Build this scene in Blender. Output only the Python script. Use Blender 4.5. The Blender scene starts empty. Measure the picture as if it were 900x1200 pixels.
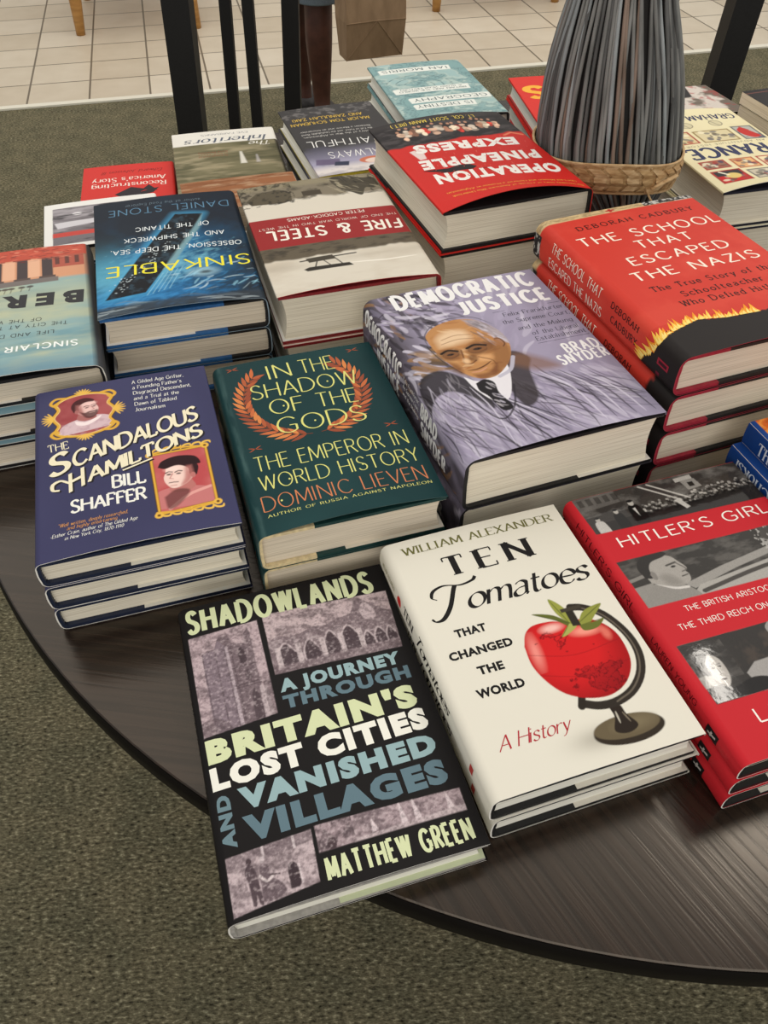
import bpy, bmesh, math, random
import numpy as np
from mathutils import Vector, Matrix

# ------------------------------------------------------------------ camera, world, lights, exposure
scene = bpy.context.scene
COL = scene.collection
TZ = 0.76                       # height of the table top (m)
CM = 0.01
PITCH, ROLL, FPX, CAMH = 0.79968, -0.002128, 954.85, 0.52146

cam_data = bpy.data.cameras.new('camera')
cam_data.sensor_fit = 'AUTO'
cam_data.sensor_width = 36.0
cam_data.lens = FPX / 1200.0 * 36.0
cam_data.clip_start = 0.02
camera = bpy.data.objects.new('camera', cam_data)
COL.objects.link(camera)
Fv = Vector((0, math.cos(PITCH), -math.sin(PITCH)))
Rv = Vector((1, 0, 0))
Uv = Rv.cross(Fv)
cr, sr = math.cos(ROLL), math.sin(ROLL)
R2 = Rv * cr + Uv * sr
U2 = Uv * cr - Rv * sr
M = Matrix((R2, U2, -Fv)).transposed().to_4x4()
M.translation = (0, 0, TZ + CAMH)
camera.matrix_world = M
scene.camera = camera

world = bpy.data.worlds.new('shop_light')
scene.world = world
world.use_nodes = True
wn = world.node_tree.nodes
wl = world.node_tree.links
wn.clear()
w_out = wn.new('ShaderNodeOutputWorld')
w_bg = wn.new('ShaderNodeBackground')
w_tc = wn.new('ShaderNodeTexCoord')
w_sep = wn.new('ShaderNodeSeparateXYZ')
w_ramp = wn.new('ShaderNodeValToRGB')
wl.new(w_tc.outputs['Generated'], w_sep.inputs[0])
wl.new(w_sep.outputs['Z'], w_ramp.inputs[0])
cr_ = w_ramp.color_ramp
cr_.elements[0].position = 0.02
cr_.elements[0].color = (0.30, 0.265, 0.22, 1)
cr_.elements[1].position = 0.62
cr_.elements[1].color = (0.34, 0.31, 0.265, 1)
w_bg.inputs[1].default_value = 1.0
wl.new(w_bg.outputs[0], w_out.inputs[0])


def area(name, loc, size, power, rot=(0, 0, 0), color=(1.0, 0.94, 0.85)):
    d = bpy.data.lights.new(name, 'AREA')
    d.shape = 'RECTANGLE'
    d.size, d.size_y = size
    d.energy = power
    d.color = color
    o = bpy.data.objects.new(name, d)
    o.location = loc
    o.rotation_euler = rot
    COL.objects.link(o)
    return o


area('ceiling_bay_light', (0.3, 3.75, 3.15), (7.0, 5.5), 270)
area('ceiling_panel_light', (-0.7, 0.2, 3.1), (1.2, 0.6), 7)
area('ceiling_panel_light', (0.9, -0.6, 3.1), (1.2, 0.6), 7)
area('front_fill_light', (0.3, -2.4, 2.0), (3.0, 1.6), 60, rot=(math.radians(66), 0, 0))  # added fill behind the camera, brightens the page edges facing it
area('ceiling_tube_light', (1.28, 1.42, 3.02), (0.07, 0.8), 16, rot=(0, 0, math.radians(9)))

scene.view_settings.view_transform = 'Standard'
scene.view_settings.look = 'None'
scene.view_settings.gamma = 1.0
scene.view_settings.use_curve_mapping = False
scene.view_settings.exposure = -0.84
try:
    scene.cycles.use_denoising = True
    scene.cycles.max_bounces = 6
except Exception:
    pass


# ------------------------------------------------------------------ helpers: colour, materials, objects
def lin(c):
    c = np.asarray(c, float) / 255.0
    return np.where(c <= 0.04045, c / 12.92, ((c + 0.055) / 1.055) ** 2.4)


def lin4(c):
    l = lin(c)
    return (float(l[0]), float(l[1]), float(l[2]), 1.0)


def material(name, color, rough=0.5, metal=0.0, spec=0.5):
    m = bpy.data.materials.new(name)
    m.use_nodes = True
    b = m.node_tree.nodes['Principled BSDF']
    b.inputs['Base Color'].default_value = lin4(color)
    b.inputs['Roughness'].default_value = rough
    b.inputs['Metallic'].default_value = metal
    b.inputs['Specular IOR Level'].default_value = spec
    return m


def nd(m, kind, **kw):
    n = m.node_tree.nodes.new(kind)
    for k, v in kw.items():
        setattr(n, k, v)
    return n


def lk(m, a, b):
    m.node_tree.links.new(a, b)


def bsdf(m):
    return m.node_tree.nodes['Principled BSDF']


def noisy(name, c1, c2, scale=(20, 20, 20), rough=0.5, bump=0.0, detail=4.0, spec=0.4, lo=0.35, hi=0.65):
    """two-tone noise material in object space"""
    m = material(name, c1, rough, spec=spec)
    tc = nd(m, 'ShaderNodeTexCoord')
    mp = nd(m, 'ShaderNodeMapping')
    mp.inputs['Scale'].default_value = scale
    ns = nd(m, 'ShaderNodeTexNoise')
    ns.inputs['Scale'].default_value = 1.0
    ns.inputs['Detail'].default_value = detail
    rp = nd(m, 'ShaderNodeValToRGB')
    rp.color_ramp.elements[0].position = lo
    rp.color_ramp.elements[0].color = lin4(c1)
    rp.color_ramp.elements[1].position = hi
    rp.color_ramp.elements[1].color = lin4(c2)
    lk(m, tc.outputs['Object'], mp.inputs[0])
    lk(m, mp.outputs[0], ns.inputs['Vector'])
    lk(m, ns.outputs['Fac'], rp.inputs[0])
    lk(m, rp.outputs[0], bsdf(m).inputs['Base Color'])
    if bump:
        bp = nd(m, 'ShaderNodeBump')
        bp.inputs['Strength'].default_value = bump
        bp.inputs['Distance'].default_value = 0.002
        lk(m, ns.outputs['Fac'], bp.inputs['Height'])
        lk(m, bp.outputs[0], bsdf(m).inputs['Normal'])
    return m


def mesh_obj(name, verts, faces, mats, parent=None, face_mat=None, smooth=False, scale=CM):
    me = bpy.data.meshes.new(name)
    v = np.asarray(verts, float) * scale
    me.from_pydata(v.tolist(), [], [tuple(int(i) for i in f) for f in faces])
    for m in (mats if isinstance(mats, (list, tuple)) else [mats]):
        me.materials.append(m)
    if face_mat is not None:
        me.polygons.foreach_set('material_index', np.asarray(face_mat, dtype=np.int32))
    if smooth:
        me.polygons.foreach_set('use_smooth', np.ones(len(me.polygons), dtype=bool))
    me.update()
    o = bpy.data.objects.new(name, me)
    COL.objects.link(o)
    if parent is not None:
        o.parent = parent
    return o


class MB:
    """collects simple solids into one mesh (cm or m, the caller decides with scale)"""

    def __init__(s):
        s.v, s.f, s.m = [], [], []

    def add(s, v, f, mi=0):
        o = len(s.v)
        s.v += [tuple(map(float, p)) for p in v]
        s.f += [tuple(int(i) + o for i in q) for q in f]
        s.m += [mi] * len(f)

    def box(s, x0, x1, y0, y1, z0, z1, mi=0):
        v = [(x, y, z) for z in (z0, z1) for y in (y0, y1) for x in (x0, x1)]
        s.add(v, [(0, 2, 3, 1), (4, 5, 7, 6), (0, 1, 5, 4), (2, 6, 7, 3), (0, 4, 6, 2), (1, 3, 7, 5)], mi)

    def tube(s, pts, rad, n=8, mi=0, cap=True, flat=1.0):
        P = [Vector(p) for p in pts]
        R = rad if isinstance(rad, (list, tuple)) else [rad] * len(P)
        v, f = [], []
        ref = None
        for i, p in enumerate(P):
            t = (P[min(i + 1, len(P) - 1)] - P[max(i - 1, 0)]).normalized()
            if ref is None:
                ref = Vector((0, 0, 1)) if abs(t.z) < 0.9 else Vector((1, 0, 0))
            a = (ref - t * ref.dot(t)).normalized()
            b = t.cross(a)
            ref = a
            for k in range(n):
                th = 2 * math.pi * k / n
                v.append(p + (a * math.cos(th) * flat + b * math.sin(th)) * R[i])
        for i in range(len(P) - 1):
            for k in range(n):
                f.append((i * n + k, i * n + (k + 1) % n, (i + 1) * n + (k + 1) % n, (i + 1) * n + k))
        if cap:
            f.append(tuple(range(n - 1, -1, -1)))
            f.append(tuple(range((len(P) - 1) * n, len(P) * n)))
        s.add(v, f, mi)

    def lathe(s, prof, n=48, mi=0, cx=0.0, cy=0.0):
        v, f = [], []
        for r, z in prof:
            for k in range(n):
                a = 2 * math.pi * k / n
                v.append((cx + r * math.cos(a), cy + r * math.sin(a), z))
        for i in range(len(prof) - 1):
            for k in range(n):
                f.append((i * n + k, i * n + (k + 1) % n, (i + 1) * n + (k + 1) % n, (i + 1) * n + k))
        f.append(tuple(range(n - 1, -1, -1)))
        f.append(tuple(range((len(prof) - 1) * n, len(prof) * n)))
        s.add(v, f, mi)

    def build(s, name, mats, parent=None, smooth=False, scale=1.0):
        return mesh_obj(name, s.v, s.f, mats, parent, s.m, smooth, scale)


def thing(name, label, cat, loc=(0, 0, 0), rz=0.0, group=None):
    o = bpy.data.objects.new(name, None)
    o.empty_display_size = 0.03
    COL.objects.link(o)
    o.location = loc
    o.rotation_euler = (0, 0, rz)
    o['label'] = label
    o['category'] = cat
    if group:
        o['group'] = group
    return o


def structure(o, label, cat):
    o['kind'] = 'structure'
    o['label'] = label
    o['category'] = cat
    return o


def copy_tree(o, parent=None):
    c = o.copy()
    COL.objects.link(c)
    if parent is not None:
        c.parent = parent
    for ch in list(o.children):
        copy_tree(ch, c)
    return c


def shade_auto(o, angle=40):
    me = o.data
    me.polygons.foreach_set('use_smooth', np.ones(len(me.polygons), dtype=bool))
    try:
        me.set_sharp_from_angle(angle=math.radians(angle))
    except Exception:
        pass
    return o


# ------------------------------------------------------------------ stroke lettering (skeleton glyphs, cap height 1)
GL = {
    'A': (.74, "0,0 .35,1 .7,0|.13,.35 .57,.35"), 'B': (.6, "0,0 0,1|~0,1 .26,1 .47,.92 .5,.76 .44,.6 .24,.53 0,.53|~0,.53 .28,.53 .52,.44 .56,.26 .5,.08 .28,0 0,0"),
    'C': (.76, "~.7,.83 .56,.96 .38,1 .15,.89 .02,.63 .02,.37 .15,.11 .38,0 .56,.04 .72,.19"),
    'D': (.76, "0,0 0,1|~0,1 .28,1 .55,.88 .7,.62 .7,.38 .55,.12 .28,0 0,0"), 'E': (.52, "0,0 0,1|0,1 .48,1|0,.53 .4,.53|0,0 .5,0"),
    'F': (.5, "0,0 0,1|0,1 .48,1|0,.52 .4,.52"), 'G': (.8, "~.7,.83 .56,.96 .38,1 .15,.89 .02,.63 .02,.37 .15,.11 .38,0 .56,.03 .72,.14|.72,.14 .72,.46|.72,.46 .46,.46"),
    'H': (.7, "0,0 0,1|.66,0 .66,1|0,.53 .66,.53"), 'I': (.12, "0,0 0,1"), 'J': (.4, "~.3,1 .3,.3 .26,.1 .14,0 0,.06"),
    'K': (.64, "0,0 0,1|.58,1 0,.42|.2,.6 .62,0"), 'L': (.48, "0,0 0,1|0,0 .46,0"), 'M': (.86, "0,0 .06,1|.06,1 .41,.12|.41,.12 .76,1|.76,1 .82,0"),
    'N': (.72, "0,0 0,1|0,1 .66,0|.66,0 .66,1"), 'O': (.86, "@.41,.5,.41,.5"), 'P': (.56, "0,0 0,1|~0,1 .28,1 .5,.9 .54,.73 .48,.56 .28,.47 0,.47"),
    'Q': (.86, "@.41,.5,.41,.5|.5,.2 .82,-.12"), 'R': (.6, "0,0 0,1|~0,1 .28,1 .48,.91 .52,.75 .46,.58 .28,.5 0,.5|.26,.5 .58,0"),
    'S': (.56, "~.48,.85 .37,.97 .24,1 .08,.92 .03,.76 .1,.61 .28,.51 .45,.4 .52,.25 .46,.08 .28,0 .12,.03 0,.16"),
    'T': (.64, "0,1 .6,1|.3,0 .3,1"), 'U': (.7, "~0,1 0,.36 .06,.12 .2,.01 .32,0 .46,.02 .6,.12 .66,.36 .66,1"), 'V': (.7, "0,1 .34,0|.34,0 .68,1"),
    'W': (1.0, "0,1 .25,0|.25,0 .49,1|.49,1 .74,0|.74,0 .98,1"), 'X': (.66, "0,1 .62,0|0,0 .6,1"), 'Y': (.64, "0,1 .31,.46|.62,1 .31,.46|.31,0 .31,.46"),
    'Z': (.6, "0,1 .56,1|.56,1 0,0|0,0 .58,0"),
    'a': (.5, "~.04,.54 .14,.63 .26,.64 .38,.56 .4,.42|.4,.42 .4,.06|.4,.06 .46,.02|~.4,.38 .16,.34 .02,.2 .04,.05 .16,0 .3,.04 .4,.16"),
    'b': (.54, "0,1 0,0|~0,.44 .1,.58 .24,.63 .42,.54 .48,.32 .42,.08 .24,0 .1,.03 0,.14"), 'c': (.48, "~.42,.52 .34,.61 .24,.63 .06,.53 0,.31 .06,.09 .24,0 .36,.03 .44,.12"),
    'd': (.54, "~.46,.46 .36,.6 .24,.63 .06,.54 0,.31 .06,.08 .22,0 .36,.04 .46,.16|.46,1 .46,0"), 'e': (.5, "~.02,.34 .44,.34 .42,.52 .24,.63 .06,.54 0,.31 .06,.08 .24,0 .36,.03 .45,.13"),
    'f': (.34, "~.36,.96 .27,1 .17,.94 .14,.8 .14,.4|.14,.4 .14,0|0,.62 .3,.62"), 'g': (.52, "~.46,.46 .36,.6 .24,.63 .06,.54 0,.33 .06,.12 .22,.06 .36,.1 .46,.2|~.46,.62 .46,.1 .44,-.16 .26,-.27 .08,-.24 0,-.16"),
    'h': (.52, "0,1 0,0|~0,.42 .12,.58 .26,.63 .4,.57 .44,.4 .44,.2|.44,.2 .44,0"), 'i': (.14, "0,.63 0,0|.0,.82 .005,.88"), 'j': (.2, "~.1,.63 .1,-.05 .06,-.22 -.08,-.25|.1,.82 .105,.88"),
    'k': (.48, "0,1 0,0|.4,.63 0,.26|.14,.38 .44,0"), 'l': (.14, "0,1 0,0"), 'm': (.8, "0,.63 0,0|~0,.44 .12,.59 .22,.63 .33,.57 .36,.4 .36,.2|.36,.2 .36,0|~.36,.44 .48,.59 .58,.63 .69,.57 .72,.4 .72,.2|.72,.2 .72,0"),
    'n': (.52, "0,.63 0,0|~0,.42 .12,.58 .26,.63 .4,.57 .44,.4 .44,.2|.44,.2 .44,0"), 'o': (.56, "@.25,.315,.25,.315"), 'p': (.54, "0,.63 0,-.28|~0,.44 .1,.58 .24,.63 .42,.54 .48,.32 .42,.08 .24,0 .1,.03 0,.14"),
    'q': (.54, "~.46,.46 .36,.6 .24,.63 .06,.54 0,.31 .06,.08 .22,0 .36,.04 .46,.16|.46,.63 .46,-.28"), 'r': (.36, "0,.63 0,0|~0,.4 .1,.56 .22,.63 .32,.6"),
    's': (.42, "~.36,.52 .26,.62 .16,.63 .04,.56 .04,.43 .18,.34 .32,.26 .36,.13 .28,.02 .16,0 .06,.03 0,.11"), 't': (.34, "~.12,.84 .12,.2 .16,.04 .24,0 .32,.05|0,.62 .3,.62"),
    'u': (.52, "~0,.63 0,.2 .06,.04 .18,0 .32,.05 .44,.2|.44,.63 .44,0"), 'v': (.48, "0,.63 .22,0|.22,0 .44,.63"), 'w': (.7, "0,.63 .17,0|.17,0 .34,.63|.34,.63 .51,0|.51,0 .68,.63"),
    'x': (.46, "0,.63 .42,0|0,0 .4,.63"), 'y': (.48, "0,.63 .22,.02|~.44,.63 .22,.02 .1,-.22 -.02,-.26"), 'z': (.44, "0,.63 .4,.63|.4,.63 0,0|0,0 .42,0"),
    '.': (.14, ".02,.0 .03,.05"), ',': (.16, ".05,.05 .0,-.12"), "'": (.14, ".04,1 .02,.78"), '-': (.36, ".04,.36 .28,.36"), ' ': (.32, ""), '1': (.3, ".0,.84 .16,1|.16,1 .16,0"),
    '8': (.54, "@.24,.75,.2,.25|@.24,.26,.24,.26"), '7': (.5, "0,1 .46,1|.46,1 .14,0"), '0': (.56, "@.25,.5,.25,.5"), '9': (.54, "@.24,.72,.24,.28|~.48,.72 .42,.3 .3,.08 .12,0"),
    '"': (.26, ".0,1 .0,.8|.12,1 .12,.8"), '(': (.26, "~.2,1.05 .05,.75 .03,.4 .08,.05 .2,-.15"), ')': (.26, "~.02,1.05 .17,.75 .19,.4 .14,.05 .02,-.15"),
    '&': (.76, "~.7,.42 .56,.12 .34,0 .1,.06 .02,.26 .12,.44 .36,.6 .44,.8 .34,.98 .18,.96 .12,.78 .22,.58 .68,0"),
}


def smooth_pts(P, n=6):
    P = np.asarray(P, float)
    if len(P) < 3:
        return P
    Q = np.vstack([2 * P[0] - P[1], P, 2 * P[-1] - P[-2]])
    out = []
    for i in range(1, len(Q) - 2):
        p0, p1, p2, p3 = Q[i - 1:i + 3]
        for t in np.linspace(0, 1, n, endpoint=False):
            out.append(.5 * ((2 * p1) + (-p0 + p2) * t + (2 * p0 - 5 * p1 + 4 * p2 - p3) * t * t + (-p0 + 3 * p1 - 3 * p2 + p3) * t ** 3))
    out.append(P[-1])
    return np.array(out)


def ribbon(P, thick, thin, nib=0.3, closed=False):
    """quad strip along a polyline with a broad-nib width"""
    P = np.asarray(P, float)
    n = len(P)
    if closed:
        T = np.roll(P, -1, 0) - np.roll(P, 1, 0)
    else:
        T = np.gradient(P, axis=0) if n > 2 else np.repeat((P[1] - P[0])[None], 2, 0)
    T /= np.maximum(np.hypot(T[:, 0], T[:, 1]), 1e-9)[:, None]
    th = np.arctan2(T[:, 1], T[:, 0])
    w = thin + (thick - thin) * np.abs(np.sin(th - nib)) ** 1.6
    N = np.stack([-T[:, 1], T[:, 0]], 1)
    V = np.vstack([P + N * w[:, None] / 2, P - N * w[:, None] / 2])
    m = n if closed else n - 1
    F = [(i, (i + 1) % n, n + (i + 1) % n, n + i) for i in range(m)]
    return V, F


GCACHE = {}


def glyph(ch, style):
    key = (ch, style)
    if key in GCACHE:
        return GCACHE[key]
    thick, thin, nib, serif, wide = style
    adv, spec = GL.get(ch, GL[' '])
    V, F = [], []
    off = 0

    def push(v, f):
        nonlocal off
        V.append(v)
        F.extend([tuple(i + off for i in q) for q in f])
        off += len(v)
    for st in [s for s in spec.split('|') if s]:
        closed = False
        if st[0] == '@':
            cx, cy, rx, ry = map(float, st[1:].split(','))
            a = np.linspace(0, 2 * math.pi, 28, endpoint=False)
            P = np.stack([cx + rx * np.cos(a), cy + ry * np.sin(a)], 1)
            closed = True
        else:
            sm = st[0] == '~'
            P = np.array([tuple(map(float, q.split(','))) for q in st.lstrip('~').split()])
            if sm:
                P = smooth_pts(P)
        P = P * np.array([wide, 1.0])
        ends = (P[0].copy(), P[-1].copy())
        if not closed and len(P) > 2 and not st.startswith('~'):
            for i in range(len(P) - 1):
                push(*ribbon(P[i:i + 2], thick, thin, nib))
        else:
            push(*ribbon(P, thick, thin, nib, closed))
        if serif and not closed:
            for k, q in enumerate(ends):
                seg = (P[1] - P[0]) if k == 0 else (P[-1] - P[-2])
                if abs(seg[1]) > 1.1 * abs(seg[0]) and min(abs(q[1]), abs(q[1] - 1), abs(q[1] - .63), abs(q[1] + .28)) < .03:
                    s, h = serif, max(thin, .045)
                    y = q[1] + (h / 2 if q[1] < .3 else -h / 2)
                    push(np.array([(q[0] - s, y - h / 2), (q[0] + s, y - h / 2), (q[0] + s, y + h / 2), (q[0] - s, y + h / 2)]), [(0, 1, 2, 3)])
                elif abs(seg[0]) > 1.1 * abs(seg[1]) and ch in 'EFLTZ':
                    d = -1 if q[1] > .5 else 1
                    h = max(thin, .05)
                    if .2 < q[1] < .8:
                        continue
                    push(np.array([(q[0] - h / 2, q[1]), (q[0] + h / 2, q[1]), (q[0] + h / 2, q[1] + d * .2), (q[0] - h / 2, q[1] + d * .2)]), [(0, 1, 2, 3)])
    r = (np.vstack(V) if V else np.zeros((0, 2)), F, adv * wide)
    GCACHE[key] = r
    return r


def stroke_text(txt, style, track=.16):
    V, F, x, off = [], [], 0.0, 0
    for ch in txt:
        v, f, adv = glyph(ch, style)
        if len(v):
            V.append(v + np.array([x, 0]))
            F += [tuple(i + off for i in q) for q in f]
            off += len(v)
        x += adv + track
    return (np.vstack(V) if V else np.zeros((0, 2))), F


FCACHE = {}


def font_text(txt, bold=0.0, track=1.0):
    """outline lettering from Blender's own built-in typeface, cap height scaled to 1"""
    key = (txt, bold, track)
    if key not in FCACHE:
        c = bpy.data.curves.new('lettering', 'FONT')
        c.body = txt
        c.resolution_u = 3
        c.offset = bold
        c.space_character = track
        o = bpy.data.objects.new('lettering', c)
        me = bpy.data.meshes.new_from_object(o)
        V = np.zeros(len(me.vertices) * 3)
        me.vertices.foreach_get('co', V)
        V = V.reshape(-1, 3)[:, :2].copy()
        F = [tuple(p.vertices) for p in me.polygons]
        bpy.data.objects.remove(o)
        bpy.data.curves.remove(c)
        bpy.data.meshes.remove(me)
        V[:, 1] = (V[:, 1] + bold) / (0.729 + 2 * bold)
        FCACHE[key] = (V, F)
    V, F = FCACHE[key]
    return V.copy(), F


STY = {  # thick, thin, nib angle, serif half width, width factor
    'mono': (.085, .085, 0, 0, 1.0), 'thin': (.06, .06, 0, 0, 1.0), 'deco': (.075, .05, .2, 0, 1.0), 'serif': (.15, .05, .15, .12, 1.0), 'book': (.13, .07, .2, .07, 1.0),
    'cond': (.215, .175, 0, 0, .66), 'heavy': (.27, .22, 0, 0, .95),
    'slab': (.13, .12, 0, .12, .9), 'script': (.13, .03, .5, 0, .95), 'fat': (.2, .15, .1, 0, 1.0), 'nouveau': (.2, .1, .35, 0, .9),
}


# ------------------------------------------------------------------ printed artwork: colours on a jacket's own grid of points
class Cv:
    def __init__(s, w, l, sp, res, base, gloss=0.0):
        na = max(4, int(round((w + sp) / res)) + 1)
        nb = max(4, int(round(l / res)) + 1)
        s.a = np.linspace(-sp, w, na)
        s.b = np.linspace(0, l, nb)
        s.A, s.B = np.meshgrid(s.a, s.b, indexing='ij')
        s.C = np.empty((na, nb, 4))
        s.C[..., :3] = lin(base)
        s.C[..., 3] = gloss
        s.res = res
        s.cl = None
        s.w, s.l, s.sp = w, l, sp

    def _box(s, a0, a1, b0, b1, m):
        i0, i1 = np.searchsorted(s.a, [a0 - m, a1 + m])
        j0, j1 = np.searchsorted(s.b, [b0 - m, b1 + m])
        return slice(i0, i1), slice(j0, j1)

    def _mix(s, sl, al, col, gloss=None):
        if s.cl is not None:
            al = al * s.cl[sl]
        c = lin(col) if np.ndim(col) == 1 else col
        s.C[sl][..., :3] += al[..., None] * (c - s.C[sl][..., :3])
        if gloss is not None:
            s.C[sl][..., 3] += al * (gloss - s.C[sl][..., 3])

    def _sd(s, P, sl):
        A, B = s.A[sl], s.B[sl]
        ins = np.zeros(A.shape, bool)
        d2 = np.full(A.shape, 1e9)
        n = len(P)
        for i in range(n):
            x0, y0 = P[i]
            x1, y1 = P[(i + 1) % n]
            dx, dy = x1 - x0, y1 - y0
            L = dx * dx + dy * dy + 1e-12
            t = np.clip(((A - x0) * dx + (B - y0) * dy) / L, 0, 1)
            d2 = np.minimum(d2, (A - x0 - t * dx) ** 2 + (B - y0 - t * dy) ** 2)
            if dy != 0:
                c = (y0 > B) != (y1 > B)
                ins ^= c & (A < dx * (B - y0) / dy + x0)
        d = np.sqrt(d2)
        return np.where(ins, d, -d)

    def poly(s, P, col, al=1.0, soft=None, gloss=None):
        P = np.asarray(P, float)
        soft = soft or s.res
        sl = s._box(*np.array([P[:, 0].min(), P[:, 0].max(), P[:, 1].min(), P[:, 1].max()]), soft)
        if s.A[sl].size == 0:
            return
        s._mix(sl, al * np.clip(.5 + s._sd(P, sl) / soft, 0, 1), col, gloss)

    def spoly(s, P, col, al=1.0, soft=None):
        P = np.asarray(P, float)
        Q = smooth_pts(np.vstack([P, P[:1]]), 5)
        s.poly(Q, col, al, soft)

    def ell(s, ca, cb, ra, rb, col, al=1.0, soft=None, rot=0.0, gloss=None):
        soft = soft or s.res
        r = max(ra, rb)
        sl = s._box(ca - r, ca + r, cb - r, cb + r, soft)
        if s.A[sl].size == 0:
            return
        x, y = s.A[sl] - ca, s.B[sl] - cb
        c, n = math.cos(rot), math.sin(rot)
        u, v = (x * c + y * n) / ra, (-x * n + y * c) / rb
        sd = (1 - np.sqrt(u * u + v * v)) * min(ra, rb)
        s._mix(sl, al * np.clip(.5 + sd / soft, 0, 1), col, gloss)

    def line(s, P, wd, col, al=1.0, soft=None, smooth=False, taper=False):
        P = np.asarray(P, float)
        if smooth:
            P = smooth_pts(P, 4)
        soft = soft or s.res
        sl = s._box(P[:, 0].min(), P[:, 0].max(), P[:, 1].min(), P[:, 1].max(), wd + soft)
        A, B = s.A[sl], s.B[sl]
        if A.size == 0:
            return
        best = np.full(A.shape, -1e9)
        n = len(P) - 1
        for i in range(n):
            x0, y0 = P[i]
            dx, dy = P[i + 1] - P[i]
            t = np.clip(((A - x0) * dx + (B - y0) * dy) / (dx * dx + dy * dy + 1e-12), 0, 1)
            d = np.sqrt((A - x0 - t * dx) ** 2 + (B - y0 - t * dy) ** 2)
            h = wd / 2
            if taper:
                f = (i + t) / n
                h = h * np.sqrt(np.clip(4 * f * (1 - f), 0, 1))
            best = np.maximum(best, h - d)
        s._mix(sl, al * np.clip(.5 + best / soft, 0, 1), col)

    def noise(s, sa, sb, seed=0, octv=3, rot=0.0):
        rng = np.random.RandomState(seed)
        out = np.zeros(s.A.shape)
        amp, tot = 1.0, 0.0
        c, n = math.cos(rot), math.sin(rot)
        X0, Y0 = s.A * c + s.B * n, -s.A * n + s.B * c
        for o in range(octv):
            X, Y = (X0 / sa + 100) * 2 ** o, (Y0 / sb + 100) * 2 ** o
            i, j = np.floor(X).astype(int), np.floor(Y).astype(int)
            fx, fy = X - i, Y - j
            fx, fy = fx * fx * (3 - 2 * fx), fy * fy * (3 - 2 * fy)
            G = rng.rand(256, 256)
            g = lambda p, q: G[p % 256, q % 256]
            out += amp * (g(i, j) * (1 - fx) * (1 - fy) + g(i + 1, j) * fx * (1 - fy) + g(i, j + 1) * (1 - fx) * fy + g(i + 1, j + 1) * fx * fy)
            tot += amp
            amp *= .55
        return out / tot

    def tint(s, mask, col, gloss=None):
        s._mix((slice(None), slice(None)), np.clip(mask, 0, 1), col, gloss)

    def clip(s, P=None):
        s.cl = None
        if P is not None:
            m = np.zeros(s.A.shape)
            sl = (slice(None), slice(None))
            s.cl = np.clip(.5 + s._sd(np.asarray(P, float), sl) / s.res, 0, 1)

    def grain(s, amt, seed=1):
        r = np.random.RandomState(seed).rand(*s.A.shape) - .5
        k = 1 + amt * r
        if s.cl is not None:
            k = 1 + (k - 1) * s.cl
        s.C[..., :3] = np.clip(s.C[..., :3] * k[..., None], 0, 1)


class Jacket(Cv):
    """canvas plus crisp lettering and shapes lying on it"""

    def __init__(s, *a, **k):
        super().__init__(*a, **k)
        s.V, s.F, s.K, s.n = [], [], [], 0
        s.lift_off = 0.010
        s.spine_only = False

    def raw(s, V, F, col, gloss=0.0, layer=0):
        if not len(V):
            return
        c = np.empty((len(V), 5))
        c[:, :3] = lin(col)
        c[:, 3] = gloss
        c[:, 4] = layer
        s.V.append(np.asarray(V, float))
        s.K.append(c)
        s.F += [tuple(i + s.n for i in f) for f in F]
        s.n += len(V)

    def shape(s, P, col, gloss=0.0, layer=0):
        if s.spine_only:
            return
        s.raw(P, [tuple(range(len(P)))], col, gloss, layer)

    def txt(s, t, a0, b0, a1, b1, cap, font='sans', col=(255, 255, 255), bold=0.0, track=None, slant=0.0, upright=False, layer=0, gloss=0.0, spine=False, keep=False):
        if s.spine_only and not spine:
            return
        if font == 'sans':
            V, F = font_text(t, bold, 1.0 if track is None else track)
        else:
            V, F = stroke_text(t, STY[font] if isinstance(font, str) else font, .16 if track is None else track)
        if not len(V):
            return
        x0, x1 = V[:, 0].min(), V[:, 0].max()
        L = math.hypot(a1 - a0, b1 - b0)
        d = np.array([(a1 - a0) / L, (b1 - b0) / L])
        up = np.array([0, -1.0]) if upright else np.array([d[1], -d[0]])
        X = (V[:, 0] - x0) / (x1 - x0) * L
        Y = V[:, 1] * cap
        X = X + Y * slant
        s.raw(np.array([a0, b0]) + X[:, None] * d + Y[:, None] * up, F, col, gloss, layer)


# ------------------------------------------------------------------ book materials
def jacket_material(name, rough, coat=0.0):
    m = material(name, (200, 200, 200), rough, spec=0.07)
    at = nd(m, 'ShaderNodeAttribute', attribute_name='ink')
    lk(m, at.outputs['Color'], bsdf(m).inputs['Base Color'])
    mr = nd(m, 'ShaderNodeMapRange')
    mr.inputs['To Min'].default_value = rough
    mr.inputs['To Max'].default_value = 0.05
    ga = nd(m, 'ShaderNodeAttribute', attribute_name='gloss')
    lk(m, ga.outputs['Fac'], mr.inputs['Value'])
    lk(m, mr.outputs[0], bsdf(m).inputs['Roughness'])
    ms = nd(m, 'ShaderNodeMapRange')
    ms.inputs['To Min'].default_value = 0.07
    ms.inputs['To Max'].default_value = 0.16
    lk(m, ga.outputs['Fac'], ms.inputs['Value'])
    lk(m, ms.outputs[0], bsdf(m).inputs['Specular IOR Level'])
    ns = nd(m, 'ShaderNodeTexNoise')
    ns.inputs['Scale'].default_value = 90
    ns.inputs['Detail'].default_value = 3
    tc = nd(m, 'ShaderNodeTexCoord')
    lk(m, tc.outputs['Object'], ns.inputs['Vector'])
    bp = nd(m, 'ShaderNodeBump')
    bp.inputs['Strength'].default_value = 0.05
    bp.inputs['Distance'].default_value = 0.001
    lk(m, ns.outputs['Fac'], bp.inputs['Height'])
    lk(m, bp.outputs[0], bsdf(m).inputs['Normal'])
    return m


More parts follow.
